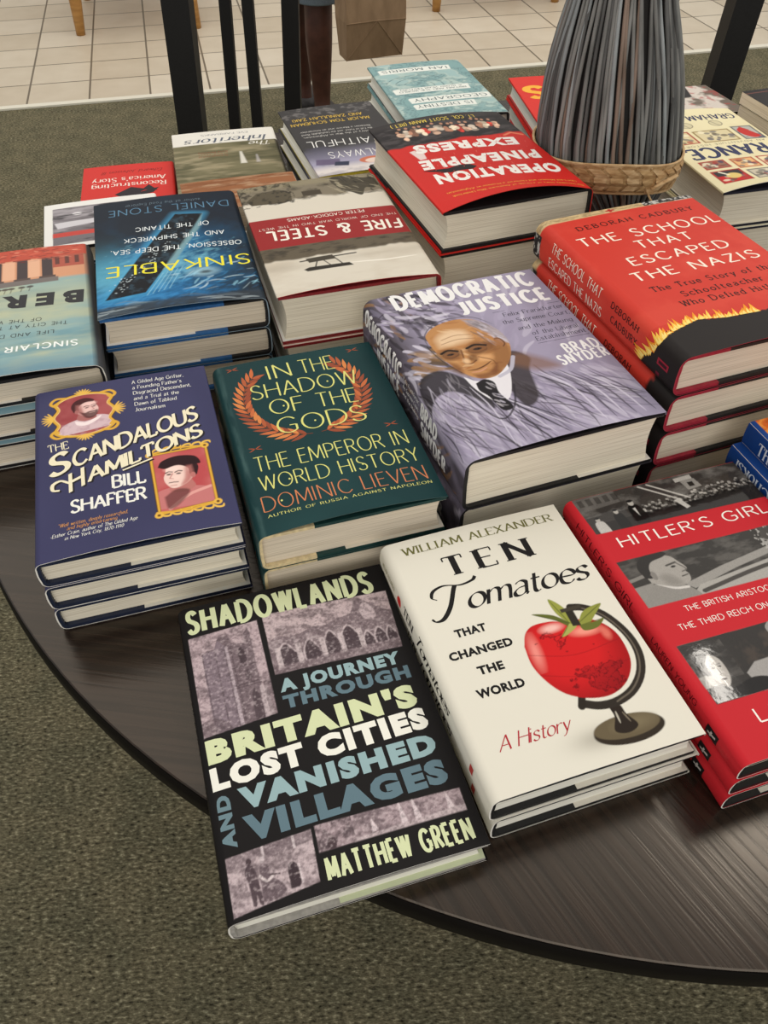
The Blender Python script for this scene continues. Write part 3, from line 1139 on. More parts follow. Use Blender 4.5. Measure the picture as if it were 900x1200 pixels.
def art_tomato(cv):
    K = (32, 30, 30)
    cv.txt("TEN", -1.25, 5.6, -1.25, 7.6, .8, 'serif', K, spine=True)
    cv.txt("Tomatoes", -1.25, 8.2, -1.25, 14.6, 1.0, 'script', K, slant=.35, track=.03, spine=True)
    cv.txt("WILLIAM ALEXANDER", -1.25, .8, -1.25, 3.6, .4, 'book', (112, 110, 66), spine=True)
    cv.raw(*ribbon(np.array([(-1.6, 18.6), (-.8, 18.6)]), .5, .5), (178, 66, 60))
    if cv.spine_only:
        return
    cv.ell(-1.2, 4.6, .5, .42, (196, 40, 34))
    cv.txt("WILLIAM ALEXANDER", 1.33, 1.5, 13.93, 1.62, .74, 'serif', (110, 108, 62))
    cv.txt("TEN", 3.9, 4.45, 11.05, 4.5, 1.82, (.21, .05, .15, .16, 1.05), K, track=.45)
    for P, wa, wb in (([(1.35, 7.75), (1.6, 8.05), (2.2, 7.95), (3.0, 7.1), (3.75, 5.75), (4.0, 5.35)], .34, .10),
                      ([(2.3, 6.25), (2.0, 5.95), (2.3, 5.4), (3.2, 5.15), (4.4, 5.45), (5.4, 5.3), (5.75, 5.0)], .26, .07)):
        cv.raw(*ribbon(smooth_pts(P, 8), wa, wb, .6), K)
    cv.txt("omatoes", 4.1, 7.72, 13.85, 7.80, 1.95, 'script', K, slant=.38, track=.05)
    q = np.array([(5.0, 7.35), (5.6, 7.2), (6.1, 7.35)])
    for t, a0, b0, a1, b1 in (("THAT", 2.4, 9.78, 4.7, 9.85), ("CHANGED", 1.32, 11.46, 5.95, 11.56), ("THE", 2.74, 13.07, 4.6, 13.13), ("WORLD", 1.98, 14.74, 5.36, 14.80)):
        cv.txt(t, a0, b0, a1, b1, .72, col=K, bold=.045, track=1.08)
    cv.txt("A History", 1.75, 18.62, 6.7, 18.62, 1.0, (.1, .035, .5, 0, .95), (176, 48, 58), slant=.42, track=.06)
    # printed shade of the globe's foot, then the globe itself
    n = np.exp(-(((cv.A - 8.3) / 1.9) ** 2 + ((cv.B - 19.7) / .75) ** 2))
    cv.tint(n * .5, (120, 112, 98))
    cv.ell(10.25, 19.72, 2.45, .98, (52, 44, 36), rot=.04)
    cv.ell(10.2, 19.48, 2.3, .8, (104, 92, 70), rot=.04)
    cv.ell(10.7, 19.4, 1.3, .45, (128, 116, 90), .7, soft=.5)
    cv.spoly([(9.75, 18.0), (10.5, 17.98), (10.6, 18.7), (10.95, 19.6), (10.1, 19.95), (9.3, 19.6), (9.75, 18.7)], (46, 38, 32))
    cv.line([(10.0, 18.3), (9.9, 19.2)], .12, (205, 198, 180), .8, taper=True)
    cv.line([(10.4, 18.5), (10.6, 19.3)], .1, (140, 128, 108), .8, taper=True)
    arc = [(11.15, 9.85), (12.0, 10.15), (13.1, 11.1), (13.82, 12.9), (13.85, 14.6), (13.2, 16.1), (12.0, 17.2), (10.6, 17.7), (9.3, 17.65), (8.3, 17.2)]
    cv.line(arc, .62, (50, 44, 38), smooth=True)
    cv.line([(a - .1, b + .02) for a, b in arc[1:-2]], .12, (118, 108, 94), .7, smooth=True)
    cv.line([(8.1, 17.35), (8.5, 16.6)], .5, (46, 40, 34))
    R = [(6.55, 11.95), (7.05, 11.0), (7.85, 10.5), (9.2, 10.55), (10.2, 10.9), (11.3, 11.0), (12.4, 11.5), (13.15, 12.7), (13.2, 14.2), (12.8, 15.5), (11.8, 16.6), (10.4, 17.15), (8.9, 16.95), (7.6, 16.2), (6.8, 15.0), (6.4, 13.5)]
    cv.spoly(R, (208, 34, 36))
    cv.clip(smooth_pts(R + R[:1], 5))
    d = np.sqrt(((cv.A - 9.2) / 3.9) ** 2 + ((cv.B - 13.0) / 4.0) ** 2)
    cv.tint(np.clip((d - .55) * 1.3, 0, .62), (128, 14, 20))
    cv.ell(7.1, 12.6, .35, 1.2, (240, 150, 138), .85, soft=.5, rot=.12)
    cv.ell(9.0, 11.1, .75, .32, (244, 196, 184), .9, soft=.35)
    cv.ell(11.2, 12.0, 1.0, .38, (246, 160, 140), .85, soft=.4, rot=.1)
    cv.ell(12.5, 12.6, .3, .5, (240, 140, 120), .6, soft=.3)
    n = cv.noise(.7, .6, 21, 4)
    land = np.exp(-(((cv.A - 10.7) / 2.0) ** 2 + ((cv.B - 15.7) / 1.35) ** 2)) + .75 * np.exp(-(((cv.A - 8.6) / 1.6) ** 2 + ((cv.B - 12.0) / .8) ** 2))
    f = land + (n - .5) * 1.6
    edge = np.exp(-((f - .62) / .06) ** 2)
    cv.tint(np.clip((f - .62) * 3, 0, .35) * (cv.B > 13.8), (110, 16, 24))
    cv.tint(edge * .75, (78, 10, 18))
    n2 = cv.noise(.3, .3, 44, 2)
    cv.tint(np.exp(-((n2 - .5) / .03) ** 2) * np.clip((f - .6) * 4, 0, .7), (86, 10, 18))
    for k in range(3):
        cv.line([(6.3, 12.6 + 1.7 * k), (9.5, 13.6 + 1.7 * k), (13.3, 13.3 + 1.7 * k)], .05, (130, 20, 26), .6, smooth=True)
    cv.clip()
    for P, c in (([(10.5, 11.3), (9.9, 10.0), (9.9, 8.7), (10.6, 9.6), (11.0, 11.2)], (150, 154, 70)), ([(10.6, 11.2), (9.6, 10.1), (8.2, 9.6), (9.6, 10.6), (10.4, 11.5)], (96, 102, 44)),
                 ([(10.4, 11.1), (9.9, 11.5), (9.4, 12.0), (10.0, 11.9), (10.9, 11.4)], (168, 170, 88)), ([(11.0, 11.3), (11.9, 10.4), (13.4, 10.15), (12.6, 10.9), (11.4, 11.8)], (142, 146, 66)),
                 ([(11.0, 11.5), (12.2, 11.5), (13.0, 11.4), (12.2, 12.0), (11.2, 12.0)], (104, 110, 48))):
        cv.spoly(P, c)
        cv.line([P[0], P[2]], .08, (70, 78, 34), .7, taper=True)
    cv.poly([(10.55, 11.4), (10.6, 10.0), (11.2, 10.0), (11.15, 11.5)], (48, 44, 36))
    cv.poly(rect(10.3, 9.8, 11.9, 10.12), (66, 60, 50))


def art_girl(cv):
    # red jacket with three black-and-white photographs (drawn as generic figures)
    W = (244, 236, 226)
    cv.raw(*ribbon(np.array([(-1.05, 20.4), (-1.05, 21.6)]), .9, .9), (26, 24, 24))
    cv.raw(*ribbon(np.array([(-1.15, 20.6), (-.95, 21.4)]), .18, .18), (190, 186, 180), layer=1)
    cv.raw(*ribbon(np.array([(-1.3, 20.9), (-.8, 20.95)]), .16, .16), (190, 186, 180), layer=1)
    cv.txt("HITLER'S GIRL", -.75, 2.2, -.75, 11.0, .62, 'mono', (60, 14, 18), spine=True)
    cv.txt("LAUREN YOUNG", -.8, 13.5, -.8, 19.0, .5, 'mono', (60, 14, 18), spine=True)
    if cv.spine_only:
        return
    D, Md, Lg = (36, 33, 31), (110, 106, 102), (196, 192, 186)
    # street crowd
    P = [(.5, 0), (16.4, 0), (16.4, 4.42), (.66, 3.95)]
    cv.clip(P)
    cv.poly(P, (58, 54, 51), gloss=1.0)
    n = cv.noise(1.3, .8, 4, 4)
    cv.tint(np.clip((n - .42) * 2.2, 0, .8) * (cv.B < 2.2), (120, 116, 111))
    cv.poly([(0, 0), (4.2, 0), (4.2, 1.3), (0, 1.6)], (112, 108, 104), .6)
    for k in range(5):
        cv.poly(rect(.8 + k * .75, .25, 1.25 + k * .75, 1.0), D, .6)
    cv.poly([(9.6, .3), (11.2, .25), (11.2, .7), (9.6, .75)], (176, 172, 165))
    cv.poly([(10.0, .7), (11.3, .7), (11.5, 1.7), (10.2, 1.8)], (142, 138, 132))
    cv.poly(rect(10.5, 1.0, 11.0, 1.5), D)
    rng = np.random.RandomState(8)
    for k in range(210):
        a = 4.5 + 11.5 * rng.rand()
        b = 1.7 + 1.0 * rng.rand() + (16 - a) * .045
        cv.ell(a, b, .09 + .07 * rng.rand(), .1 + .06 * rng.rand(), tuple(np.array([150, 146, 140]) * (.6 + .7 * rng.rand())), .85)
        cv.ell(a, b + .22, .16, .16, (30, 28, 27), .7)
    cv.poly([(0, 4.6), (2, 3.0), (16.5, 3.0), (16.5, 4.6)], (34, 31, 30), .75)
    for k, a in enumerate((6.0, 6.4, 6.8, 7.2)):
        cv.line([(a, .25), (a + 2.6, 2.6)], .16, (205, 200, 192) if k % 2 else (60, 56, 54), .8)
    cv.poly([(8.4, 2.5), (8.9, 2.4), (9.3, 3.5), (8.9, 3.6)], (196, 192, 185), .9)
    for a, b, s, c in ((1.5, 2.6, .8, (188, 184, 178)), (3.3, 2.2, .8, (28, 26, 25)), (4.9, 1.7, 1.0, (26, 24, 23))):
        cv.spoly([(a - .55 * s, b + 2.2 * s), (a - .5 * s, b + .5 * s), (a, b + .2 * s), (a + .5 * s, b + .5 * s), (a + .6 * s, b + 2.2 * s)], c)
        cv.ell(a, b, .24 * s, .3 * s, (178, 172, 164))
        cv.ell(a, b - .22 * s, .27 * s, .14 * s, (30, 28, 27))
    cv.poly([(4.75, 2.3), (5.0, 2.25), (4.95, 3.2)], (200, 196, 190), .9)
    cv.grain(.22, 4)
    # man in profile in front of an open car
    P = [(.68, 6.93), (16.4, 7.2), (16.4, 11.75), (.8, 11.45)]
    cv.clip(P)
    cv.poly(P, (52, 49, 46), gloss=1.0)
    cv.tint(np.clip((cv.noise(1.2, .5, 14, 4) - .45) * 2.5, 0, .6), (104, 100, 95))
    cv.poly([(4.5, 10.3), (8, 9.6), (16.4, 8.4), (16.4, 9.0), (9, 10.1), (5, 10.9)], (150, 146, 140))
    cv.poly([(4.2, 11.6), (5.5, 10.7), (16.4, 9.6), (16.4, 12), (4, 12)], (166, 162, 155))
    cv.line([(5.5, 11.3), (11, 10.6), (16, 10.5)], .35, (70, 66, 62), smooth=True)
    cv.poly([(0, 9.6), (2.3, 9.5), (2.0, 12), (0, 12)], (140, 136, 130))
    cv.line([(.8, 8.9), (2.3, 8.7)], .3, (128, 124, 118))
    cv.spoly([(.6, 12), (.9, 10.9), (2.3, 9.7), (3.0, 9.6), (4.6, 10.5), (4.9, 12)], (138, 134, 128))
    cv.line([(2.6, 9.7), (3.6, 10.4), (4.6, 10.6)], .22, (205, 200, 194), smooth=True)
    cv.spoly([(2.2, 9.5), (2.1, 8.3), (2.5, 7.5), (3.7, 7.2), (4.75, 7.55), (5.15, 8.2), (5.45, 8.95), (5.2, 9.2), (5.3, 9.55), (5.1, 10.1), (4.5, 10.35), (3.5, 10.2), (2.8, 9.9)], (160, 155, 148))
    cv.spoly([(2.0, 9.0), (1.9, 7.9), (2.6, 7.1), (4.0, 6.9), (4.7, 7.2), (4.3, 7.5), (3.2, 7.7), (2.7, 8.3), (2.6, 9.1)], (42, 39, 37))
    cv.spoly([(2.5, 8.8), (2.75, 8.5), (2.95, 8.8), (2.85, 9.3), (2.6, 9.3)], (128, 123, 117))
    cv.line([(4.1, 8.35), (4.9, 8.25)], .16, (48, 45, 42), .9)
    cv.ell(4.55, 8.58, .2, .1, (40, 37, 35))
    cv.line([(4.9, 8.3), (5.35, 9.05), (4.95, 9.2)], .1, (96, 92, 87), smooth=True)
    cv.line([(4.7, 9.6), (5.2, 9.55)], .1, (70, 66, 62))
    cv.spoly([(3.0, 9.2), (3.6, 9.0), (4.2, 9.6), (4.4, 10.2), (3.4, 10.1)], (120, 115, 109), .6, soft=.5)
    cv.spoly([(12.6, 7.2), (13.5, 6.9), (15.4, 6.9), (16.0, 7.6), (15.9, 9.2), (14.5, 9.8), (13.0, 9.2)], (70, 66, 62))
    cv.spoly([(13.8, 8.0), (14.8, 7.6), (15.6, 8.0), (15.6, 9.0), (15.0, 9.6), (14.2, 9.2)], (170, 165, 158))
    cv.spoly([(12.4, 11), (13.0, 9.9), (14.4, 9.6), (16.4, 9.7), (16.4, 12), (12.2, 12)], (188, 184, 177))
    cv.tint(np.clip((cv.noise(.25, .25, 19, 2) - .6) * 6, 0, .7) * (cv.A > 12) * (cv.A < 14) * (cv.B < 9.2), (190, 186, 180))
    cv.grain(.16, 14)
    # woman in a dark hat beside another figure
    P = [(.85, 14.9), (16.4, 15.2), (16.4, 19.9), (.92, 19.66)]
    cv.clip(P)
    cv.poly(P, (50, 47, 45), gloss=1.0)
    cv.tint(np.clip((cv.noise(1.6, .4, 24, 4) - .45) * 2.4, 0, .5) * (cv.A < 4), (98, 94, 90))
    cv.tint(np.clip((cv.noise(.9, .9, 25, 3) - .5) * 2.4, 0, .5) * (cv.A > 4), (82, 70, 62))
    cv.poly([(4.2, 18.2), (5.2, 17.6), (16.4, 17.4), (16.4, 20), (4.5, 20)], (158, 154, 150))
    cv.poly([(.8, 17.6), (2.1, 17.5), (2.2, 18.4), (.8, 18.5)], (150, 146, 140))
    cv.spoly([(.7, 20), (.9, 18.7), (1.8, 18.5), (2.7, 18.9), (4.4, 18.6), (5.6, 19.0), (5.8, 20)], (30, 28, 28))
    cv.spoly([(1.75, 17.3), (1.8, 16.6), (2.4, 16.2), (3.0, 16.6), (3.1, 17.5), (2.9, 18.3), (2.45, 18.7), (1.95, 18.2)], (178, 172, 165))
    cv.spoly([(1.35, 17.5), (1.3, 16.6), (1.7, 15.95), (2.5, 15.75), (2.3, 16.3), (1.9, 16.8), (1.85, 17.7)], (34, 31, 30))
    for a in (2.25, 2.75):
        cv.ell(a, 17.2, .13, .07, (44, 40, 38))
        cv.line([(a - .15, 17.02), (a + .15, 17.0)], .06, (50, 46, 44))
    cv.line([(2.5, 17.3), (2.55, 17.75), (2.4, 17.8)], .06, (110, 104, 98))
    cv.ell(2.5, 18.15, .2, .08, (70, 60, 58))
    cv.spoly([(7.9, 17.6), (7.7, 16.2), (8.3, 15.3), (9.6, 15.2), (10.3, 16.0), (10.2, 17.5), (9.4, 18.6), (8.5, 18.4)], (172, 167, 160))
    cv.spoly([(7.6, 16.2), (7.7, 15.3), (8.9, 14.8), (10.2, 15.2), (10.4, 15.9), (9.2, 15.6), (8.3, 15.7)], (150, 146, 141))
    for a in (8.6, 9.5):
        cv.ell(a, 16.7, .2, .11, (48, 44, 42))
    cv.ell(9.0, 17.8, .3, .1, (74, 66, 62))
    cv.spoly([(6.2, 20), (7.0, 18.9), (9, 18.7), (11.5, 19), (12, 20)], (40, 37, 36))
    cv.grain(.15, 24)
    cv.clip()
    cv.txt("HITLER'S GIRL", 1.86, 5.72, 14.98, 5.95, 1.0, (.10, .10, 0, 0, 1.0), W, track=.22)
    cv.txt("THE BRITISH ARISTOCRACY AND", 3.2, 12.53, 13.6, 12.76, .46, (.11, .11, 0, 0, 1.0), W, track=.2)
    cv.txt("THE THIRD REICH ON THE EVE", 1.9, 13.85, 12.2, 14.07, .48, (.11, .11, 0, 0, 1.0), W, track=.2)
    cv.txt("LAUREN", 2.8, 21.6, 8.6, 21.7, .95, (.11, .11, 0, 0, 1.0), W, track=.25)
    cv.txt("YOUNG", 9.6, 21.72, 13.8, 21.8, .95, (.11, .11, 0, 0, 1.0), W, track=.25)


def art_hamiltons(cv):
    W, GD, CR = (240, 238, 228), (222, 170, 62), (240, 230, 198)
    cv.txt("THE SCANDALOUS HAMILTONS", -1.3, 2.0, -1.3, 13.5, .7, 'book', CR, spine=True)
    if cv.spine_only:
        return
    n = cv.noise(6, 8, 2, 2)
    cv.tint(np.clip((n - .4) * .8, 0, .25), (74, 74, 112))
    # oval portrait in a scrolled frame
    L = xf(4.2, 4.15, 1.0, 0.0)
    fr = [(-2.3, -1.9), (-1.4, -2.5), (0, -2.75), (1.4, -2.5), (2.3, -1.9), (2.0, -1.0), (2.45, 0), (2.0, 1.1), (2.3, 2.0), (1.4, 2.6), (0, 2.85), (-1.4, 2.6), (-2.3, 2.0), (-2.0, 1.1), (-2.45, 0), (-2.0, -1.0)]
    FP = smooth_pts(L(*(fr + fr[:1])), 5)
    cv.line(FP, .66, (70, 46, 30), .9)
    cv.line(FP, .5, GD)
    cv.line(FP, .12, (92, 58, 24), .8)
    cv.poly(FP, (150, 62, 66))
    cv.line(FP, .10, (250, 214, 130), .9)
    cv.clip(FP)
    cv.tint(np.clip((cv.noise(2, 2, 6, 3) - .4) * 1.6, 0, .5), (186, 106, 104))
    portrait_man_side(cv, 4.35, 3.55, 2.35, -.12, ((228, 188, 180), (170, 106, 102), (74, 34, 36), (212, 184, 188)), True)
    cv.tint(np.clip((cv.noise(.3, .3, 61, 2) - .5) * 2, 0, .5) * (cv.B > 5.2), (178, 140, 150))
    cv.spoly([(3.4, 5.0), (4.4, 5.35), (5.6, 4.75), (5.3, 5.3), (4.4, 5.8), (3.6, 5.6)], (244, 226, 224))
    cv.clip()
    for sx, sy in ((-1, -1), (1, -1), (-1, 1), (1, 1)):
        q = [(sx * 1.5, sy * 2.65), (sx * 2.3, sy * 2.75), (sx * 2.75, sy * 2.2), (sx * 2.4, sy * 1.75), (sx * 2.15, sy * 2.05)]
        cv.line(L(*q), .26, GD, smooth=True)
    for k in range(7):
        an = math.radians(-60 + 20 * k)
        for cx, d in ((-2.5, -1), (2.5, 1)):
            p0, p1 = L((cx, 0), (cx + d * 1.05 * math.cos(an), 1.05 * math.sin(an)))
            cv.line([p0, p1], .17, (232, 186, 84), taper=True)
        for cy, d in ((-2.75, -1), (2.8, 1)):
            p0, p1 = L((0, cy), (.85 * math.sin(an), cy + d * .85 * math.cos(an)))
            cv.line([p0, p1], .16, (232, 186, 84), taper=True)
    # second portrait
    P = [(9.3, 11.5), (13.5, 11.4), (13.5, 17.9), (9.4, 18.3)]
    cv.line(P + P[:1], .62, (70, 46, 30), .9)
    cv.line(P + P[:1], .46, GD)
    cv.line(P + P[:1], .1, (84, 52, 22), .8)
    cv.poly(P, (186, 78, 80))
    cv.clip(P)
    cv.tint(np.clip((cv.noise(2, 2, 16, 3) - .4) * 1.6, 0, .5), (206, 122, 116))
    portrait_man_side(cv, 11.3, 14.3, 2.9, 3.0 * 0 + .08, ((240, 206, 194), (188, 116, 110), (50, 24, 28), (198, 120, 118)), False, -1)
    cv.spoly([(9.6, 13.0), (10.0, 12.3), (11.2, 11.95), (12.6, 12.3), (13.0, 13.2), (12.6, 13.3), (11.2, 13.0), (10.2, 13.3)], (44, 22, 26))
    cv.line([(10.1, 18), (11.6, 16.8), (13.4, 16.2)], .3, (232, 170, 160), .8, smooth=True)
    cv.spoly([(9.8, 16.6), (10.8, 15.9), (11.8, 16.3), (10.9, 17.6), (10.0, 18.0)], (70, 30, 32), .7, soft=.2)
    cv.clip()
    for b0, d in ((11.2, -1), (18.2, 1)):
        for k in range(6):
            a = 9.2 + .8 * k
            cv.line([(a, b0), (a + .35, b0 + d * .45), (a + .8, b0 + d * .5), (a + .9, b0 + d * .2)], .2, (236, 190, 84), smooth=True, taper=True)
        cv.line([(9.1, b0), (11.4, b0 + d * .25), (13.8, b0 - d * .1)], .22, GD, smooth=True)
    for a, b in ((9.1, 11.3), (13.6, 11.2), (9.2, 18.5), (13.7, 18.1)):
        cv.ell(a, b, .33, .33, (230, 182, 76))
        cv.ell(a, b, .13, .13, (110, 70, 28))
    for i, (t, a1) in enumerate((("A Gilded Age Grifter,", 13.05), ("a Founding Father's", 12.8), ("Disgraced Descendant,", 13.55), ("and a Trial at the", 12.4), ("Dawn of Tabloid", 12.1), ("Journalism", 11.02))):
        b = 1.12 + .81 * i
        cv.txt(t, 8.48, b, a1, b + .1, .50, 'book', W)
    cv.txt("THE", 1.2, 8.55, 2.85, 8.42, .95, 'book', CR)
    nv = (.2, .13, .3, .07, 1.0)
    for off, c, ly in ((.14, (40, 36, 40), 0), (0, CR, 1)):
        cv.txt("S", 1.2 + off, 11.65 + off, 2.95 + off, 11.1 + off, 2.5, nv, c, upright=True, layer=ly)
        cv.txt("CANDALOUS", 3.05 + off, 10.95 + off, 13.6 + off, 7.6 + off, 1.85, nv, c, upright=True, layer=ly, track=.12)
        cv.txt("H", 2.7 + off, 13.9 + off, 3.95 + off, 13.3 + off, 2.2, nv, c, upright=True, layer=ly)
        cv.txt("AMILTONS", 4.15 + off, 13.1 + off, 13.7 + off, 9.85 + off, 1.6, nv, c, upright=True, layer=ly, track=.12)
        cv.raw(*ribbon(smooth_pts([(2.75 + off, 12.75 + off), (2.1 + off, 12.3 + off), (1.5 + off, 12.6 + off), (1.5 + off, 13.25 + off), (2.0 + off, 13.4 + off)], 8), .3, .2), c, layer=ly)
        cv.raw(*ribbon(np.array([(6.9 + off, 12.5 + off), (9.3 + off, 11.7 + off)]), .16, .16), c, layer=ly)
    cv.txt("BILL", 5.95, 14.34, 8.6, 14.38, 1.4, nv, W)
    cv.txt("SHAFFER", 2.75, 16.22, 8.5, 16.30, 1.35, nv, W)
    OR = (214, 150, 82)
    cv.txt('"Well written, deeply researched,', 1.8, 17.55, 6.95, 17.50, .38, 'book', OR, slant=.2)
    cv.txt('and highly entertaining."', 2.44, 17.97, 6.3, 17.95, .36, 'book', OR, slant=.2)
    cv.txt('-Esther Crain, author of The Gilded Age', 1.23, 18.5, 7.6, 18.42, .36, 'book', W, slant=.2)
    cv.txt('in New York City, 1870-1910', 2.26, 18.98, 6.55, 18.92, .34, 'book', W, slant=.2)


def leaf(a, b, L, W, ang, bend=0.0):
    d = np.array([math.cos(ang), math.sin(ang)])
    n = np.array([-d[1], d[0]])
    pts = []
    for q in np.linspace(0, 1, 7):
        pts.append(np.array([a, b]) + d * L * q + n * (W * math.sin(math.pi * q ** .85) + bend * q * (1 - q)))
    for q in np.linspace(1, 0, 7)[1:-1]:
        pts.append(np.array([a, b]) + d * L * q - n * (W * math.sin(math.pi * q ** .85) - bend * q * (1 - q)))
    return [tuple(p) for p in pts]


def art_gods(cv):
    G, Cp = (218, 216, 126), (198, 112, 68)
    cv.txt("IN THE SHADOW OF THE GODS", -2.0, 2.0, -2.0, 12.5, .9, 'thin', (150, 150, 84), spine=True)
    cv.txt("DOMINIC LIEVEN", -1.9, 14.0, -1.9, 19.5, .7, 'thin', (160, 92, 58), spine=True)
    if cv.spine_only:
        return
    cv.tint(np.clip((cv.noise(7, 9, 3, 2) - .42) * .8, 0, .22), (44, 84, 84))
    cv.tint(np.clip(.5 - np.abs(cv.A - .5) * 1.1, 0, .35) * np.clip((cv.noise(.5, 2.0, 5, 3) - .35) * 2, 0, 1), (92, 124, 120))
    rng = random.Random(4)
    cx, cy, rx, ry = 7.15, 6.2, 5.2, 5.45
    for side in (-1, 1):
        stem = []
        for k in range(40):
            an = math.radians(90 + side * (4 + 128 * k / 39))
            stem.append((cx + rx * math.cos(an), cy + ry * math.sin(an)))
        cv.raw(*ribbon(np.array(stem), .07, .07), (126, 66, 40))
        for k in range(1, 20):
            an = math.radians(90 + side * (3 + 128 * k / 19))
            p = (cx + rx * math.cos(an), cy + ry * math.sin(an))
            tg = an + side * math.pi / 2
            for d in (-1, 1):
                c = rng.choice([(176, 92, 58), (198, 108, 64), (150, 76, 52), (214, 132, 74)])
                ang = tg + d * (.62 if d * side > 0 else .55)
                ln = 1.62 if (d * side < 0) else 1.35
                cv.shape(leaf(p[0], p[1], ln, .19, ang), c)
                m = leaf(p[0], p[1], ln, .0, ang)
    for a, b in ((1.78, .75), (13.1, .9), (13.4, 12.3), (1.78, 12.12)):
        for k in range(4):
            cv.shape(leaf(a, b, .62, .05, math.radians(20 + 42 * (k % 2) + 180 * (k // 2) + (k % 2) * 90)), (176, 84, 50))
    T = [("IN", 4.75, 3.2, 6.9, 3.2, 2.05), ("THE", 7.75, 3.2, 10.9, 3.26, 2.05), ("SHADOW", 2.76, 5.72, 12.4, 6.0, 2.0), ("OF", 3.9, 8.2, 6.9, 8.3, 1.95), ("THE", 8.1, 8.4, 11.65, 8.55, 1.95), ("GODS", 4.0, 10.9, 11.7, 11.2, 2.05),
         ("THE EMPEROR IN", 1.37, 14.93, 14.15, 15.1, 1.75), ("WORLD HISTORY", 1.28, 17.17, 14.4, 17.38, 1.62)]
    for t, a0, b0, a1, b1, c in T:
        cv.txt(t, a0, b0, a1, b1, c, (.085, .045, .1, 0, 1.0), G, layer=1)
    cv.txt("DOMINIC LIEVEN", 1.04, 19.5, 14.25, 19.62, 1.62, (.075, .045, .1, 0, 1.0), (206, 128, 86), layer=1)
    cv.txt("AUTHOR OF RUSSIA AGAINST NAPOLEON", 1.23, 20.2, 14.36, 20.2, .3, 'book', G, layer=1, track=.3)
    for a, b in ((5.2, 7.3), (9.7, 5.0), (7.35, 10.05), (9.05, 14.2), (3.7, 16.5), (9.7, 16.6), (2.6, 18.7)):
        cv.shape([(a + .09 * math.cos(t), b + .11 * math.sin(t)) for t in np.linspace(0, 6.28, 9)[:-1]], G, layer=1)


def strokes(cv, rng, n, region, length, width, cols, ang, al=.6, jit=.5):
    a0, a1, b0, b1 = region
    for k in range(n):
        a, b = a0 + (a1 - a0) * rng.rand(), b0 + (b1 - b0) * rng.rand()
        t = ang + jit * (rng.rand() - .5)
        L = length * (.4 + .9 * rng.rand())
        dx, dy = math.cos(t) * L, math.sin(t) * L
        bx = .3 * L * (rng.rand() - .5)
        c = cols[rng.randint(len(cols))]
        cv.line([(a, b), (a + dx * .5 - dy * bx / L, b + dy * .5 + dx * bx / L), (a + dx, b + dy)], width * (.4 + .9 * rng.rand()), c, al * (.5 + .5 * rng.rand()), smooth=True, taper=True, soft=.12)


